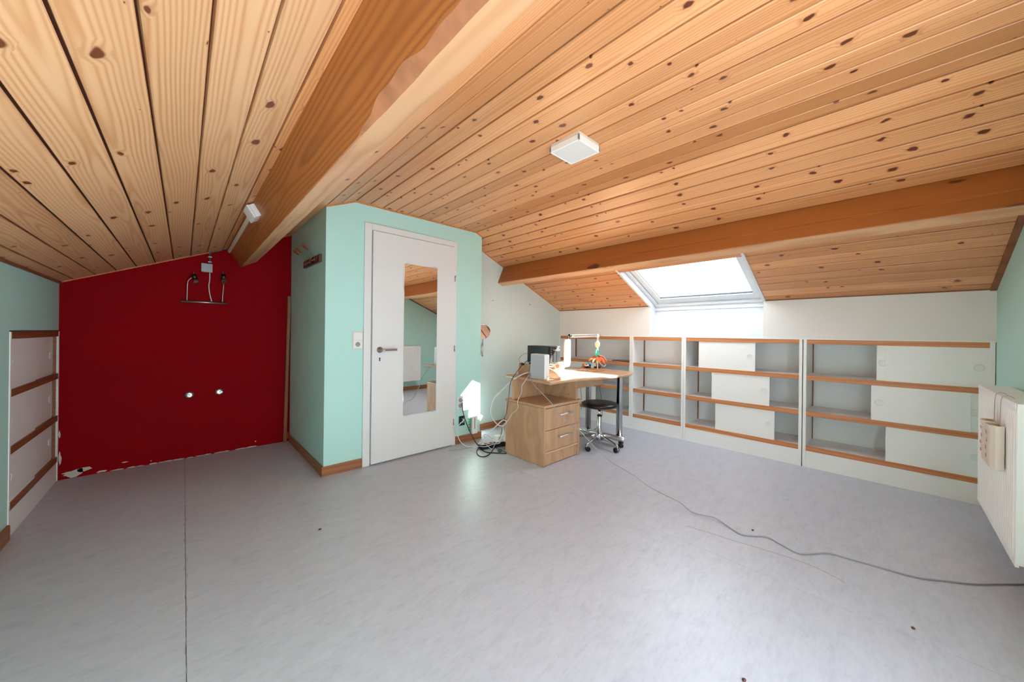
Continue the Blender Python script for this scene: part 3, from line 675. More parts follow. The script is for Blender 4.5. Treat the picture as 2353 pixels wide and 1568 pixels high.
# small metal box with cable
t = thing('metal_box', 'small chrome and orange box with a short cable beside the figurine', 'box', (3.535, 2.455, .7285))
obj(MB().lathe([(.022, 0), (.022, .075)], (3.50, 2.478, .757), (.82, -.57, 0), 18), 'body', 'chrome', t)
obj(MB().lathe([(.024, 0), (.024, .026)], (3.487, 2.487, .757), (.82, -.57, 0), 18), 'end_cap', 'copper', t, bevel=.002)
obj(MB().box(3.535, 3.575, 2.425, 2.455, .775, .800), 'switch', 'ledblue', t, bevel=.004)
obj(MB().box(3.50, 3.57, 2.43, 2.475, .7285, .738), 'foot', 'rubber', t)
# papers and sticks on the desk
for lb, c_, a, wd, ln, hh, m_ in (('white sheet of paper lying at the far edge of the desk', (3.20, 2.46), .15, .21, .15, .0012, 'paper'),
                                  ('cream booklet lying on the desk near the lamp head', (3.03, 2.50), -.1, .16, .11, .006, 'ceramic'),
                                  ('tan cardboard strip lying on the desk in front of the figurine', (3.18, 2.33), -.45, .13, .03, .004, 'card'),
                                  ('white folded leaflet lying beside the figurine base', (3.33, 2.36), .3, .14, .09, .004, 'paper')):
    mb = MB().box(c_[0]-wd/2, c_[0]+wd/2, c_[1]-ln/2, c_[1]+ln/2, .7285, .7285+hh).rot((c_[0], c_[1], 0), a)
    o = obj(mb, 'paper_sheet' if m_ == 'paper' else 'booklet' if m_ == 'ceramic' else 'cardboard_strip', m_, origin=(c_[0], c_[1], .7285)); tag(o, lb, 'paper')
o = obj(MB().box(XK+.06, XK+.22, 2.16, 2.42, .797, .804), 'notebook', 'brownrack', origin=(XK+.14, 2.3, .797), bevel=.002); tag(o, 'thin dark brown folder lying on the top shelf behind the desk', 'folder')

# ------------------------------------------------------------------ stool
SX, SY = 3.10, 2.0
t = thing('swivel_stool', 'round black swivel stool on a chrome five-star base', 'stool', (SX, SY, 0))
obj(MB().lathe([(.05, -.012), (.155, -.012), (.176, -.004), (.182, .008), (.180, .020), (.168, .030), (.12, .037), (.05, .036), (.001, .035)], (SX, SY, .410), (0, 0, 1), 48), 'seat', 'blackfab', t)
obj(MB().cyl((SX, SY, .375), (SX, SY, .400), .03, n=20).cyl((SX, SY, .355), (SX, SY, .378), .016, n=20), 'seat_plate', 'rubber', t)
obj(MB().cyl((SX, SY, .29), (SX, SY, .375), .0115, n=20), 'piston', 'chrome', t)
obj(MB().lathe([(.020, .11), (.0225, .13), (.0225, .302), (.019, .306)], (SX, SY, 0), (0, 0, 1), 26), 'column', 'chrome', t)
obj(MB().lathe([(.021, .300), (.025, .302), (.025, .312), (.016, .316)], (SX, SY, 0), (0, 0, 1), 26), 'collar', 'rubber', t)
obj(MB().lathe([(.018, .050), (.026, .055), (.03, .085), (.032, .115), (.030, .128), (.024, .134)], (SX, SY, 0), (0, 0, 1), 26), 'hub', 'chrome', t)
obj(MB().tube([(SX+.02, SY, .37), (SX+.034, SY-.01, .34), (SX+.03, SY-.01, .30)], .002, 6), 'height_lever', 'darkmetal', t)
for k in range(5):
    a = math.radians(184+72*k); ca, sa = math.cos(a), math.sin(a)
    rg = []
    for r, hw, zt, zb in ((.022, .011, .122, .062), (.08, .011, .112, .070), (.15, .011, .098, .068), (.21, .011, .084, .062), (.243, .011, .076, .056), (.256, .010, .066, .052)):
        rg.append([(SX+ca*r-sa*hw*math.cos(b)*1.0, SY+sa*r+ca*hw*math.cos(b), (zt+zb)/2+(zt-zb)/2*math.sin(b)) for b in [2*PI*i/12 for i in range(12)]])
    L_ = obj(MB().rings(rg), 'leg', 'chrome', t)
    cx, cy_ = SX+ca*.245, SY+sa*.245; wa = a+.9+k*.7; wx, wy = math.cos(wa), math.sin(wa)
    ox, oy = cx+.012*math.cos(wa+PI/2), cy_+.012*math.sin(wa+PI/2)
    cb_ = MB()
    for sgn in (-1, 1): cb_.lathe([(.018, 0), (.0235, .002), (.0235, .014), (.018, .017)], (ox+wx*sgn*.004, oy+wy*sgn*.004, .0235), (wx*sgn, wy*sgn, 0), 22)
    cs = obj(cb_, 'caster', 'rubber', L_)
    obj(MB().cyl((cx, cy_, .03), (cx, cy_, .058), .006, n=10).lathe([(.0255, -.004), (.0255, .004)], (ox, oy, .0245), (wx, wy, 0), 22), 'caster_hood', 'chrome', L_)

# ------------------------------------------------------------------ ceiling panel light
t = thing('ceiling_light', 'square white flat panel light on the wooden ceiling', 'ceiling light', (1.60, 1.215, ZF))
px0, px1, py0, py1 = 1.505, 1.70, 1.115, 1.315
obj(MB().box(px0+.004, px1-.004, py0+.004, py1-.004, ZF-.045, ZF-.001), 'housing', 'steel' if False else 'ivory', t)
obj(MB().box(px0, px1, py0, py0+.008, ZF-.05, ZF-.018).box(px0, px1, py1-.008, py1, ZF-.05, ZF-.018).box(px0, px0+.008, py0, py1, ZF-.05, ZF-.018).box(px1-.008, px1, py0, py1, ZF-.05, ZF-.018), 'frame', 'enamel', t, bevel=.0015)
obj(MB().box(px0+.009, px1-.009, py0+.009, py1-.009, ZF-.0485, ZF-.044), 'diffuser', 'palediff', t)

# ------------------------------------------------------------------ switch and sockets
def socket_face(parent, x, y, z, r=.020):
    s = obj(MB().lathe([(r, 0), (r, .001), (r-.003, .0015)], (x, y, z), (0, -1, 0), 24), 'socket_well', 'greyplastic', parent)
    for dx, dz in ((-.0085, 0), (.0085, 0), (0, .011)): obj(MB().lathe([(.0026, 0), (.0026, .0022)], (x+dx, y-.001, z+dz), (0, -1, 0), 8), 'pin_hole', 'hole', parent)
t = thing('light_switch', 'white double plate with rocker switch above a socket left of the door', 'switch', (1.05, YB, .987))
p = obj(MB().box(1.009, 1.091, YB-.011, YB, .987, 1.131), 'plate', 'ivory', t, bevel=.003)
obj(MB().box(1.017, 1.085, YB-.016, YB-.010, 1.062, 1.122), 'rocker', 'pvc', t, bevel=.002)
q = obj(MB().box(1.017, 1.085, YB-.0135, YB-.010, .995, 1.057), 'socket', 'pvc', t, bevel=.001)
socket_face(q, 1.050, YB-.0137, 1.026)
t = thing('wall_socket', 'white wall socket with a plug in the sunlit patch right of the door', 'socket', (2.075, YB, .36))
obj(MB().box(2.040, 2.112, YB-.010, YB, .352, .478), 'plate', 'pvc', t, bevel=.003)
obj(MB().lathe([(.022, 0), (.022, .002)], (2.077, YB-.010, .385), (0, -1, 0), 24), 'socket_well', 'greyplastic', t)
o = obj(MB().lathe([(.019, 0), (.021, .004), (.020, .022), (.012, .034), (.005, .040)], (2.075, YB-.011, .444), (0, -1, 0), 22), 'plug', 'greyplastic', origin=(2.075, YB-.011, .444)); tag(o, 'grey plug with a black cable in the wall socket right of the door', 'plug')
t = thing('socket_box', 'open dark box with wires low on the aqua wall beside the door', 'socket', (2.10, YB, .18))
obj(MB().box(2.065, 2.135, YB-.012, YB, .178, .275), 'box', 'black', t, bevel=.003)
for k in range(3): obj(MB().tube([(2.085+.018*k, YB-.012, .25), (2.09+.015*k, YB-.03, .235), (2.082+.016*k, YB-.02, .205)], .003, 6), 'wire', ['cableblack', 'cablewhite', 'greenplastic'][k], t)
t = thing('modem', 'white upright modem with green plugs on the skirting below the socket', 'modem', (2.23, 2.96, .075))
obj(MB().box(2.205, 2.272, 2.945, 2.985, .077, .262), 'case', 'pvc', t, bevel=.006)
obj(MB().box(2.229, 2.236, 2.9438, 2.946, .13, .245), 'slot', 'gasket', t)
obj(MB().box(2.196, 2.2055, 2.950, 2.982, .10, .25), 'port_panel', 'palegrey', t)
for k in range(5): obj(MB().box(2.172, 2.197, 2.956, 2.972, .115+.028*k, .130+.028*k), 'network_plug', 'greenplastic' if k != 1 else 'copper', t, bevel=.002)

# ------------------------------------------------------------------ power strip, adapter
A, B = Vector((2.11, 2.70)), Vector((2.50, 2.60)); d = (B-A).normalized(); nn = Vector((-d.y, d.x))
t = thing('power_strip', 'black power strip with red switches on the floor behind the drawers', 'power strip', (2.3, 2.65, 0))
def bar(mb, s0, s1, w0, w1, z0, z1):
    P = lambda s, w_: A+d*s+nn*w_
    return mb.hexa([(P(s, w_).x, P(s, w_).y, z) for z in (z0, z1) for w_ in (w0, w1) for s in (s0, s1)])
obj(bar(MB(), 0, .40, -.028, .028, .003, .045), 'body', 'rubber', t, bevel=.006)
obj(bar(MB(), .008, .15, -.021, .021, .045, .048), 'switch_plate', 'greyplastic', t, bevel=.001)
for s in (.05, .105): obj(bar(MB(), s, s+.022, -.009, .009, .048, .055), 'red_switch', 'redplastic', t, bevel=.002)
for s in (.205, .265, .33): 
    c_ = A+d*s; obj(MB().lathe([(.02, 0), (.02, .0015), (.017, .0015)], (c_.x, c_.y, .045), (0, 0, 1), 22), 'socket_well', 'palegrey', t)
c_ = A+d*.205
mb = bar(MB(), .165, .245, -.030, .030, .050, .112)
o = obj(mb, 'power_adapter', 'pvc', origin=(c_.x, c_.y, .05), bevel=.006); tag(o, 'white square power adapter plugged into the black power strip', 'adapter')
o = obj(MB().lathe([(.014, 0), (.016, .004), (.014, .026), (.006, .032)], (2.41, 2.62, .047), (0, 0, 1), 18), 'plug', 'rubber', origin=(2.41, 2.62, .047)); tag(o, 'black plug standing in the power strip next to the drawers', 'plug')
o = obj(MB().box(2.20, 2.225, 2.50, 2.54, 0, .035), 'plug', 'conduit', origin=(2.21, 2.52, 0), bevel=.004); tag(o, 'small dark green plug on the floor at the drawer corner', 'plug')
o = obj(MB().tube([(2.17, 2.80, .006), (2.22, 2.815, .012), (2.27, 2.805, .008)], .012, 10), 'cable_plug', 'cablewhite', origin=(2.2, 2.81, 0)); tag(o, 'white cable plug lying on the sunlit floor behind the strip', 'plug')

# ------------------------------------------------------------------ cables
CAB = {
'long': [(2.36, 2.275, 0.836), (2.31, 2.243, 0.793), (2.24, 2.163, 0.758), (2.205, 2.092, 0.707), (2.205, 2.035, 0.665), (2.21, 1.95, 0.606), (2.215, 1.878, 0.555), (2.225, 1.83, 0.491), (2.25, 1.751, 0.427), (2.28, 1.649, 0.37), (2.3, 1.549, 0.287), (2.31, 1.473, 0.231), (2.32, 1.376, 0.183), (2.33, 1.273, 0.153), (2.34, 1.195, 0.125), (2.35, 1.12, 0.088), (2.36, 1.019, 0.063), (2.37, 0.924, 0.044), (2.366, 0.847, 0.012), (2.37, 0.786, 0.012), (2.394, 0.722, 0.012), (2.366, 0.65, 0.006), (2.325, 0.567, 0.004), (2.357, 0.513, 0.004), (2.401, 0.456, 0.004), (2.374, 0.387, 0.004), (2.346, 0.311, 0.004), (2.403, 0.255, 0.004), (2.467, 0.202, 0.004), (2.487, 0.113, 0.004), (2.504, 0.037, 0.004), (2.516, -0.036, 0.004), (2.539, -0.112, 0.004), (2.598, -0.193, 0.004), (2.658, -0.273, 0.004), (2.755, -0.362, 0.004), (2.836, -0.435, 0.004)],
'coil': [(2.32, 2.214, 0.781), (2.3, 2.288, 0.764), (2.25, 2.391, 0.696), (2.2, 2.462, 0.614), (2.17, 2.534, 0.53), (2.17, 2.504, 0.571), (2.15, 2.552, 0.496), (2.15, 2.587, 0.4), (2.15, 2.56, 0.328), (2.16, 2.502, 0.276), (2.18, 2.453, 0.266), (2.18, 2.405, 0.297), (2.17, 2.387, 0.322), (2.16, 2.411, 0.333), (2.15, 2.455, 0.301), (2.13, 2.559, 0.199), (2.12, 2.628, 0.119), (2.11, 2.684, 0.06), (2.137, 2.749, 0.005)],
'thinwhite': [(2.32, 2.249, 0.755), (2.22, 2.197, 0.711), (2.215, 2.233, 0.663), (2.215, 2.238, 0.603), (2.215, 2.285, 0.521), (2.215, 2.283, 0.454), (2.215, 2.36, 0.388), (2.21, 2.415, 0.313), (2.19, 2.457, 0.271), (2.18, 2.431, 0.203), (2.18, 2.48, 0.165)],
'nasblack': [(2.5, 2.445, 0.864), (2.42, 2.426, 0.832), (2.34, 2.413, 0.782), (2.23, 2.381, 0.706), (2.21, 2.387, 0.646), (2.2, 2.391, 0.538), (2.2, 2.423, 0.387), (2.2, 2.428, 0.373), (2.2, 2.455, 0.307), (2.2, 2.475, 0.233), (2.2, 2.495, 0.167), (2.313, 2.657, 0.06)],
'nasloop': [(2.5, 2.45, 0.938), (2.47, 2.484, 0.921), (2.44, 2.5, 0.884), (2.43, 2.489, 0.859), (2.42, 2.444, 0.843), (2.4, 2.356, 0.85), (2.35, 2.24, 0.879)],
'plugblack': [(2.072, 2.95, 0.424), (2.072, 2.94, 0.362), (2.087, 2.93, 0.28), (2.089, 2.88, 0.204), (2.09, 2.82, 0.136), (2.101, 2.76, 0.064), (2.145, 2.752, 0.01), (2.106, 2.639, 0.005), (2.11, 2.569, 0.005), (2.17, 2.494, 0.005), (2.223, 2.44, 0.005), (2.25, 2.542, 0.005), (2.257, 2.625, 0.012)],
'whitesock': [(2.088, 2.93, 0.247), (2.018, 2.9, 0.227), (1.975, 2.88, 0.204), (1.97, 2.88, 0.155), (1.982, 2.87, 0.092), (2.017, 2.86, 0.038), (2.063, 2.823, 0.005), (2.114, 2.768, 0.005), (2.165, 2.778, 0.006)],
'blackloop': [(2.127, 2.737, 0.01), (2.042, 2.657, 0.005), (1.994, 2.571, 0.005), (1.997, 2.516, 0.005), (2.048, 2.507, 0.005), (2.136, 2.556, 0.005), (2.217, 2.619, 0.005), (2.243, 2.635, 0.02)],
'greyfloor': [(2.149, 2.773, 0.004), (2.07, 2.791, 0.004), (1.993, 2.808, 0.004), (1.911, 2.841, 0.004), (1.856, 2.86, 0.004)],
'lampcable': [(3.36, 2.157, 0.659), (3.36, 2.164, 0.589), (3.36, 2.166, 0.53), (3.36, 2.148, 0.437), (3.36, 2.141, 0.325), (3.36, 2.136, 0.245), (3.3, 2.143, 0.138), (3.25, 2.162, 0.103), (3.149, 2.147, 0.11), (3.102, 2.174, 0.11), (3.2, 2.302, 0.094), (3.2, 2.348, 0.114)],
'deskcable2': [(2.86, 2.065, 0.618), (2.86, 2.063, 0.582), (2.86, 2.054, 0.516), (2.86, 2.048, 0.449), (2.86, 2.054, 0.392)],
'modem1': [(2.16, 2.94, 0.257), (2.118, 2.93, 0.265), (2.081, 2.93, 0.253), (2.067, 2.94, 0.226), (2.057, 2.96, 0.219)],
'bundle': [(2.034, 2.96, 0.155), (2.054, 2.95, 0.158), (2.11, 2.95, 0.117), (2.092, 2.95, 0.103), (2.037, 2.96, 0.141), (2.059, 2.94, 0.149), (2.154, 2.95, 0.107)],
'lampdesk': [(3.5, 2.473, 0.76), (3.51, 2.501, 0.755), (3.52, 2.53, 0.735), (3.53, 2.542, 0.724)],
'stripwhite': [(2.111, 2.709, 0.03), (2.107, 2.61, 0.05), (2.213, 2.618, 0.05), (2.26, 2.576, 0.06), (2.274, 2.616, 0.07)],
'stripwhite2': [(2.152, 2.651, 0.05), (2.165, 2.622, 0.03), (2.198, 2.616, 0.005), (2.231, 2.625, 0.03), (2.231, 2.6, 0.07), (2.21, 2.616, 0.09)],
'adaptcable': [(2.388, 2.815, 0.03), (2.415, 2.892, 0.01), (2.399, 2.924, 0.03), (2.366, 2.934, 0.05), (2.384, 2.982, 0.02), (2.382, 2.954, 0.005)],
}
def cable(key, r, mat, label, cat='cable', name='cable'):
    pts = CAB[key]; o = obj(MB().tube(pts, r, 8), name, mat, origin=pts[-1]); tag(o, label, cat); return o
cable('long', .0032, 'cablegrey', 'long grey cable running from the router across the floor to the radiator')
cable('coil', .0045, 'cablewhite', 'thick pale grey cable looping from the router down to the floor')
cable('thinwhite', .0025, 'cablewhite', 'thin kinked white cable down the side of the drawers')
cable('nasblack', .003, 'cableblack', 'thin black power cable hanging from the black box computer')
o = obj(MB().box(2.405, 2.435, 2.415, 2.445, .822, .845), 'cable_connector', 'rubber', origin=(2.42, 2.43, .83), bevel=.004); tag(o, 'black connector block on the cable beside the black computer', 'connector')
cable('nasloop', .0028, 'cablegrey', 'short cable looping behind the black box computer')
cable('plugblack', .0045, 'cableblack', 'thick black cable from the wall socket down to the power strip')
cable('whitesock', .004, 'cablewhite', 'white cable curving from the dark wall box to the floor')
cable('blackloop', .0042, 'cableblack', 'black cable lying in a loop on the floor before the power strip')
cable('greyfloor', .002, 'cablegrey', 'thin grey cable lying on the floor towards the door')
cable('lampcable', .0022, 'cableblack', 'thin black cable hanging under the desk behind the stool')
cable('deskcable2', .002, 'cableblack', 'short black cable hanging below the desk apron')
cable('modem1', .003, 'cablewhite', 'short cable between the modem and the dark wall box')
cable('bundle', .0028, 'cablewhite', 'small coiled bundle of white wire beside the modem')
cable('lampdesk', .002, 'cableblack', 'short dark cable of the small metal box on the desk')
cable('stripwhite', .0028, 'cablewhite', 'white cable lying along the top of the power strip')
cable('stripwhite2', .0025, 'cablewhite', 'thin white cable hanging over the side of the power strip')
cable('adaptcable', .002, 'cablegrey', 'thin curled cable on the floor beside the white adapter')

# ------------------------------------------------------------------ shaving mirror on a folding arm
t = thing('shaving_mirror', 'small round magnifying mirror on a folding scissor arm', 'mirror', (XB2, 3.10, 1.0))
MX, MY, MZ = 2.452, 3.105, 1.150
md = Vector((-.50, -.86, .38)).normalized()
obj(MB().torus((MX, MY, MZ), md, .083, .004, 40, 8), 'rim', 'chrome', t)
obj(MB().lathe([(.082, -.002), (.082, .002)], (MX, MY, MZ), md, 40), 'glass', 'mirror', t)
obj(MB().cyl((MX, MY, MZ-.085), (MX, MY, MZ-.105), .005, n=10).cyl((MX+.002, MY, MZ-.10), (MX+.002, MY, .862), .0035, n=10).lathe([(.006, 0), (.006, .012)], (MX+.002, MY, .866)), 'stem', 'chrome', t)
sb = MB()
xs = [XB2+.006+i*(MX-XB2-.012)/4 for i in range(5)]
for i in range(4):
    for za, zb in ((1.03, .875), (.875, 1.03)):
        sb.cyl((xs[i], MY, za), (xs[i+1], MY, zb), .0035, n=8)
obj(sb, 'scissor_arm', 'steel', t)
obj(MB().box(XB2, XB2+.006, MY-.012, MY+.012, .86, 1.05), 'wall_plate', 'steel', t, bevel=.002)
for x, z in ((2.696, 1.522), (3.33, 1.517)):
    o = obj(MB().lathe([(.004, 0), (.005, .004), (.002, .012)], (x, YF, z), (0, -1, 0), 10), 'wall_plug', 'darkmetal', origin=(x, YF, z)); tag(o, 'tiny dark nail in the pale wall, the %s one' % ('left' if x < 3 else 'right'), 'nail')

# ------------------------------------------------------------------ skewer rack on the alcove side wall
t = thing('wall_rack', 'small dark brown wooden hook rack on the shaded aqua wall', 'rack', (XB, 3.35, 1.69))
bd = MB().hexa([(x, y, z) for z_ in (0, 1) for y in (3.10, 3.60) for x in (XB-.022, XB) for z in [(1.687+.008*(y > 3.3)) if z_ == 0 else (1.748+.008*(y > 3.3))]])
obj(bd, 'board', 'brownrack', t, bevel=.003)
for y in (3.20, 3.38, 3.55):
    obj(MB().tube([(XB-.022, y, 1.725), (XB-.045, y, 1.705), (XB-.055, y+.01, 1.71), (XB-.058, y+.012, 1.735)], .0022, 8), 'hook', 'steel', t)
for lb, (ya, za), (yb, zb), (yc, zc) in (('wooden handled skewer on the rack, nearest the red wall', (3.956, 1.912), (3.747, 1.838), (3.493, 1.747)),
                                       ('wooden handled skewer on the rack, in the middle', (3.859, 1.916), (3.636, 1.838), (3.356, 1.746)),
                                       ('wooden handled skewer on the rack, nearest the door', (3.611, 1.911), (3.417, 1.833), (3.192, 1.740))):
    t = thing('skewer', lb, 'skewer', (XB-.03, yb, zb), 'wooden handled skewers')
    A3, B3, C3 = Vector((XB-.03, ya, za)), Vector((XB-.03, yb, zb)), Vector((XB-.034, yc, zc)); dd = B3-A3; L = dd.length
    obj(MB().lathe([(.004, 0), (.010, L*.05), (.0125, L*.3), (.0105, L*.65), (.006, L*.97), (.003, L)], A3, dd, 16), 'handle', 'beech', t)
    obj(MB().tube([B3, B3.lerp(C3, .5), C3, C3+Vector((-.006, -.04, -.04)), C3+Vector((-.012, -.10, -.05)), C3+Vector((-.018, -.16, -.015))], .0022, 7), 'rod', 'steel', t)

# ------------------------------------------------------------------ wall spotlight on the red wall
YS = YR-.030
t = thing('spotlight_bar', 'steel wall lamp bar with two spot heads on curved stems', 'lamp', (.138, YR, 1.376))
obj(MB().cyl((-.020, YS, 1.377), (.296, YS, 1.376), .0095, n=18), 'bar', 'steel', t)
for x in (.04, .236): obj(MB().cyl((x, YS, 1.3765), (x, YR, 1.3765), .004, n=8), 'bracket', 'steel', t)
for k, (pts, c0, dirv) in enumerate([([(.018, YS, 1.385), (.019, YS-.005, 1.45), (.021, YS-.012, 1.53), (.028, YS-.02, 1.562), (.048, YS-.026, 1.585)], (.062, YS-.03, 1.613), (.22, -.12, -1)),
                                     ([(.257, YS, 1.385), (.259, YS-.01, 1.46), (.263, YS-.02, 1.53), (.262, YS-.01, 1.575), (.260, YS-.012, 1.60)], (.260, YS-.05, 1.634), (.03, -.35, -1))]):
    sp_ = obj(MB().tube(pts, .0036, 8), 'stem', 'steel', t)
    hd_ = obj(MB().lathe([(.014, -.001), (.0165, .001), (.0165, .036), (.012, .038), (.011, .045)], c0, dirv, 22), 'spot_head', 'darkmetal', t)
    obj(MB().lathe([(.011, .045), (.013, .052), (.022, .068), (.0245, .073), (.023, .0745), (.001, .073)], c0, dirv, 24), 'bulb', 'steel', t)
    obj(MB().tube([c0, Vector(c0)+Vector((-.004, 0, .03))], .0012, 6), 'wire', 'steel', t)
t = thing('junction_box', 'grey white square junction box on the red wall', 'junction box', (.147, YR, 1.649))
obj(MB().box(.109, .186, YR-.030, YR, 1.650, 1.726), 'cover', 'palegrey', t, bevel=.004)
obj(MB().lathe([(.004, 0), (.004, .001)], (.147, YR-.030, 1.690), (0, -1, 0), 10), 'screw', 'greyplastic', t)
o = obj(MB().tube([(.168, YR-.012, 1.650), (.167, YR-.014, 1.58), (.162, YR-.016, 1.53), (.168, YR-.018, 1.46), (.183, YR-.026, 1.388)], .004, 8), 'cable', 'cablewhite', origin=(.168, YR, 1.65)); tag(o, 'white cable from the junction box down to the spotlight bar', 'cable')
t = thing('conduit', 'bent green grey conduit above the junction box', 'conduit', (.168, YR, 1.727))
obj(MB().tube([(.168, YR-.012, 1.727), (.168, YR-.012, 1.79), (.169, YR-.012, 1.822), (.185, YR-.012, 1.841), (.23, YR-.013, 1.862), (.272, YR-.014, 1.882), (.292, YR-.016, 1.882), (.304, YR-.02, 1.868)], .0065, 10), 'pipe', 'conduit', t)
for z in (1.745, 1.790): obj(MB().box(.156, .181, YR-.022, YR, z-.0035, z+.0035), 'clip', 'pvc', t, bevel=.001)
# trunking and switch box on the ridge beam's left face
n3 = Vector((-.857, 0, -.515)); d3 = Vector((.515, 0, -.857)); O3 = Vector((.301, 0, 1.877))
def onbeam(mb, y0, y1, u0, u1, w0, w1):
    return mb.hexa([O3+d3*u+Vector((0, y, 0))+n3*w_ for w_ in (w0, w1) for y in (y0, y1) for u in (u0, u1)])
o = obj(onbeam(MB(), 2.70, YR-.002, .004, .026, 0, .014), 'cable_trunking', 'ivory', origin=(.30, 3.4, 1.87), bevel=.002); tag(o, 'white cable trunking along the ridge beam', 'trunking')
t = thing('wall_switch_box', 'white plastic box at the end of the beam trunking', 'box', (.31, 2.6, 1.86))
obj(onbeam(MB(), 2.565, 2.715, -.008, .066, 0, .030), 'back_box', 'pvc', t, bevel=.003)
obj(onbeam(MB(), 2.563, 2.717, -.010, .068, .031, .042), 'cover', 'pvc', t, bevel=.003)

# ------------------------------------------------------------------ capped pipes and batten at the red wall
for lb, x, z in (('capped chrome water pipe in the red wall, the left one', .042, .555), ('capped chrome water pipe in the red wall, the right one', .245, .562)):
    t = thing('pipe_stub', lb, 'pipe', (x, YR, z), 'capped water pipes')
    obj(MB().lathe([(.031, 0), (.030, .004), (.016, .010)], (x, YR, z), (0, -1, 0), 26), 'rosette', 'chrome', t)
    s = .011 if x > .1 else -.004
    obj(MB().lathe([(.012, .006), (.012, .026), (.010, .029)], (x+s, YR, z), (0, -1, 0), 6).lathe([(.007, .029), (.007, .036)], (x+s, YR, z), (0, -1, 0), 14), 'cap', 'steel', t)
mb = MB().hexa([(.747, YR-.033, 0), (.775, YR-.033, 0), (.747, YR-.005, 0), (.775, YR-.005, 0), (.772, YR-.030, 1.485), (.799, YR-.030, 1.485), (.772, YR-.002, 1.485), (.799, YR-.002, 1.485)])
o = obj(mb, 'wooden_batten', 'postwood', origin=(.76, YR-.02, 0), bevel=.002); tag(o, 'tall thin brown batten leaning in the corner of the red wall', 'batten')
o = obj(MB().box(.785, .795, YR-.012, YR-.004, .03, .09), 'paint_stick', 'redplastic', origin=(.79, YR-.01, .03)); tag(o, 'tiny red peg in the corner behind the batten', 'peg')

# ------------------------------------------------------------------ radiator
RX0, RX1, RY, RZ0, RZ1 = 2.517, 3.412, -.362, .190, .8645
t = thing('radiator', 'white ribbed panel radiator on the aqua wall at the right edge', 'radiator', (2.96, YW, .19))
n_ = 26; pts = []
W_ = RX1-RX0-.05; st = W_/n_
for i in range(n_):
    x = RX0+.025+i*st
    pts += [(x, RY-.008), (x+st*.30, RY-.008), (x+st*.42, RY), (x+st*.88, RY), (x+st*.999, RY-.008)]
poly = [(RX0, RY-.002), (RX0+.015, RY-.002)]+pts+[(RX1-.015, RY-.002), (RX1, RY-.002), (RX1, RY-.016), (RX0, RY-.016)]
obj(MB().prism(poly, 'z', RZ0+.03, RZ1-.035).box(RX0, RX1, RY-.012, RY-.002, RZ1-.037, RZ1-.004).box(RX0, RX1, RY-.012, RY-.002, RZ0, RZ0+.032), 'front_panel', 'enamel', t)
obj(MB().box(RX0, RX1, RY-.105, RY-.098, RZ0, RZ1-.01), 'rear_panel', 'enamel', t)
cv = MB()
for i in range(26):
    x = RX0+.02+i*(RX1-RX0-.04)/25; cv.box(x-.0015, x+.0015, RY-.097, RY-.018, RZ0+.04, RZ1-.04)
obj(cv, 'convector_fins', 'enamel', t)
for x in (RX0-.004, RX1-.004): obj(MB().box(x, x+.008, RY-.110, RY-.003, RZ0+.01, RZ1), 'side_cover', 'enamel', t, bevel=.002)
obj(MB().box(RX0, RX1, RY-.110, RY-.001, RZ1-.008, RZ1).box(RX0, RX1, RY-.004, RY+.001, RZ1-.022, RZ1-.001), 'top_grille', 'enamel', t, bevel=.001)
for x in (RX0+.12, RX1-.12): obj(MB().box(x-.015, x+.015, YW+.001, RY-.104, RZ0+.06, RZ1-.10), 'wall_bracket', 'enamel', t)
obj(MB().cyl((RX0-.02, RY-.06, .02), (RX0-.02, RY-.06, RZ0+.05), .008, n=12).cyl((RX0-.02, RY-.06, RZ0+.045), (RX0+.01, RY-.06, RZ0+.045), .008, n=12), 'pipe', 'chrome', t)
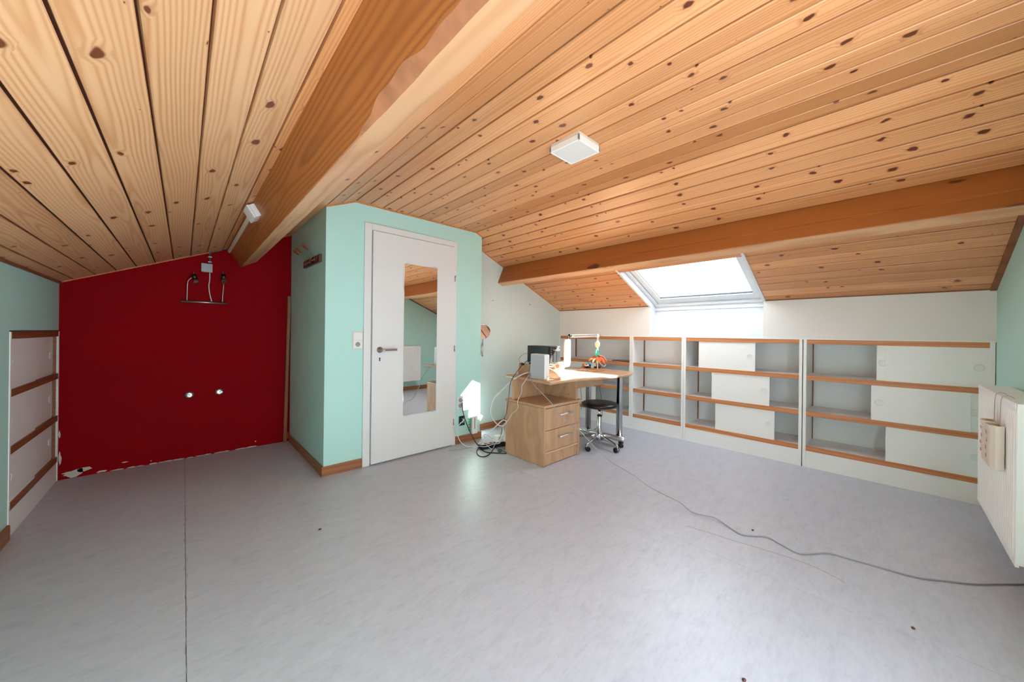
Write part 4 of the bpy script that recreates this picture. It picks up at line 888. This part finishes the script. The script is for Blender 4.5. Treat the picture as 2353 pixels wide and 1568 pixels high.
# ceramic humidifiers
for lb, hx, st_ in (('cream ceramic humidifier hanging on the radiator, the one nearer the camera', 2.677, 0), ('cream ceramic humidifier hanging on the radiator, the one nearer the shelves', 2.807, 0)):
    t = thing('humidifier', lb, 'humidifier', (hx+.047, RY, .54), 'ceramic radiator humidifiers')
    z0, z1, wd, dp = .540, .739, .094, .048; y0 = RY+.004
    def sec(z, k, r=.010):
        pr = [(hx, y0), (hx+wd, y0), (hx+wd, y0+dp*k*.6), (hx+wd-.012, y0+dp*k*.92), (hx+wd*.66, y0+dp*k), (hx+wd*.34, y0+dp*k), (hx+.012, y0+dp*k*.92), (hx, y0+dp*k*.6)]
        return [(p[0], p[1], z) for p in pr]
    def sin_(z, k):
        pr = [(hx+.006, y0+.005), (hx+wd-.006, y0+.005), (hx+wd-.006, y0+dp*k*.55), (hx+wd-.016, y0+dp*k*.80), (hx+wd*.62, y0+dp*k*.86), (hx+wd*.38, y0+dp*k*.86), (hx+.016, y0+dp*k*.80), (hx+.006, y0+dp*k*.55)]
        return [(p[0], p[1], z) for p in pr]
    obj(MB().rings([sec(z0, .75), sec(z0+.01, .88), sec(z0+.07, .92), sec(z1-.03, .86), sec(z1, 1.0), sin_(z1, 1.0), sin_(z0+.03, .8)], smooth=False), 'body', 'ceramic', t, bevel=.002)
    obj(MB().rings([sin_(z0+.125, .8), sin_(z0+.13, .8)], smooth=False), 'inner_floor', 'ceramicin', t)
    fw = MB()
    for k in range(4):
        zz = z0+.05+.036*k; xx = hx+.047+.012*math.sin(k*2.1); yy = y0+dp*.93
        fw.lathe([(.006, 0), (.006, .0012)], (xx, yy, zz), (0, 1, 0), 7); fw.lathe([(.0045, 0), (.0045, .0012)], (xx+.008, yy, zz+.006), (0, 1, 0), 6, mi=1)
    obj(fw, 'flower_decoration', ['redplastic', 'greenplastic'], t)
    xc = hx+.047
    obj(MB().tube([(xc, y0+.006, z1-.02), (xc+.008, y0+.006, z1+.02), (xc+.022, RY+.006, RZ1-.015), (xc+.012, RY-.002, RZ1+.008), (xc-.01, RY-.02, RZ1+.006), (xc-.03, RY-.035, RZ1-.02)], .0014, 7), 'wire_hook', 'steel', t)

# ------------------------------------------------------------------ bits lying on the floor
for nm, lb, x, y in (('screw', 'tiny dark screw on the open floor left of the desk', .576, 2.20), ('pebble', 'tiny dark crumb on the floor at the bottom edge of the view', 1.353, .314),
                     ('pebble', 'tiny dark crumb on the floor right beside the long grey cable', 2.43, .53), ('pebble', 'tiny dark crumb on the floor near the right floor seam', 2.084, -.075)):
    o = obj(MB().lathe([(.001, 0), (.005, .001), (.006, .003), (.003, .006), (.001, .007)], (x, y, 0), (0, 0, 1), 9, sx=1.5), nm, 'darkmetal' if nm == 'screw' else 'brownrack', origin=(x, y, 0)); tag(o, lb, 'debris')
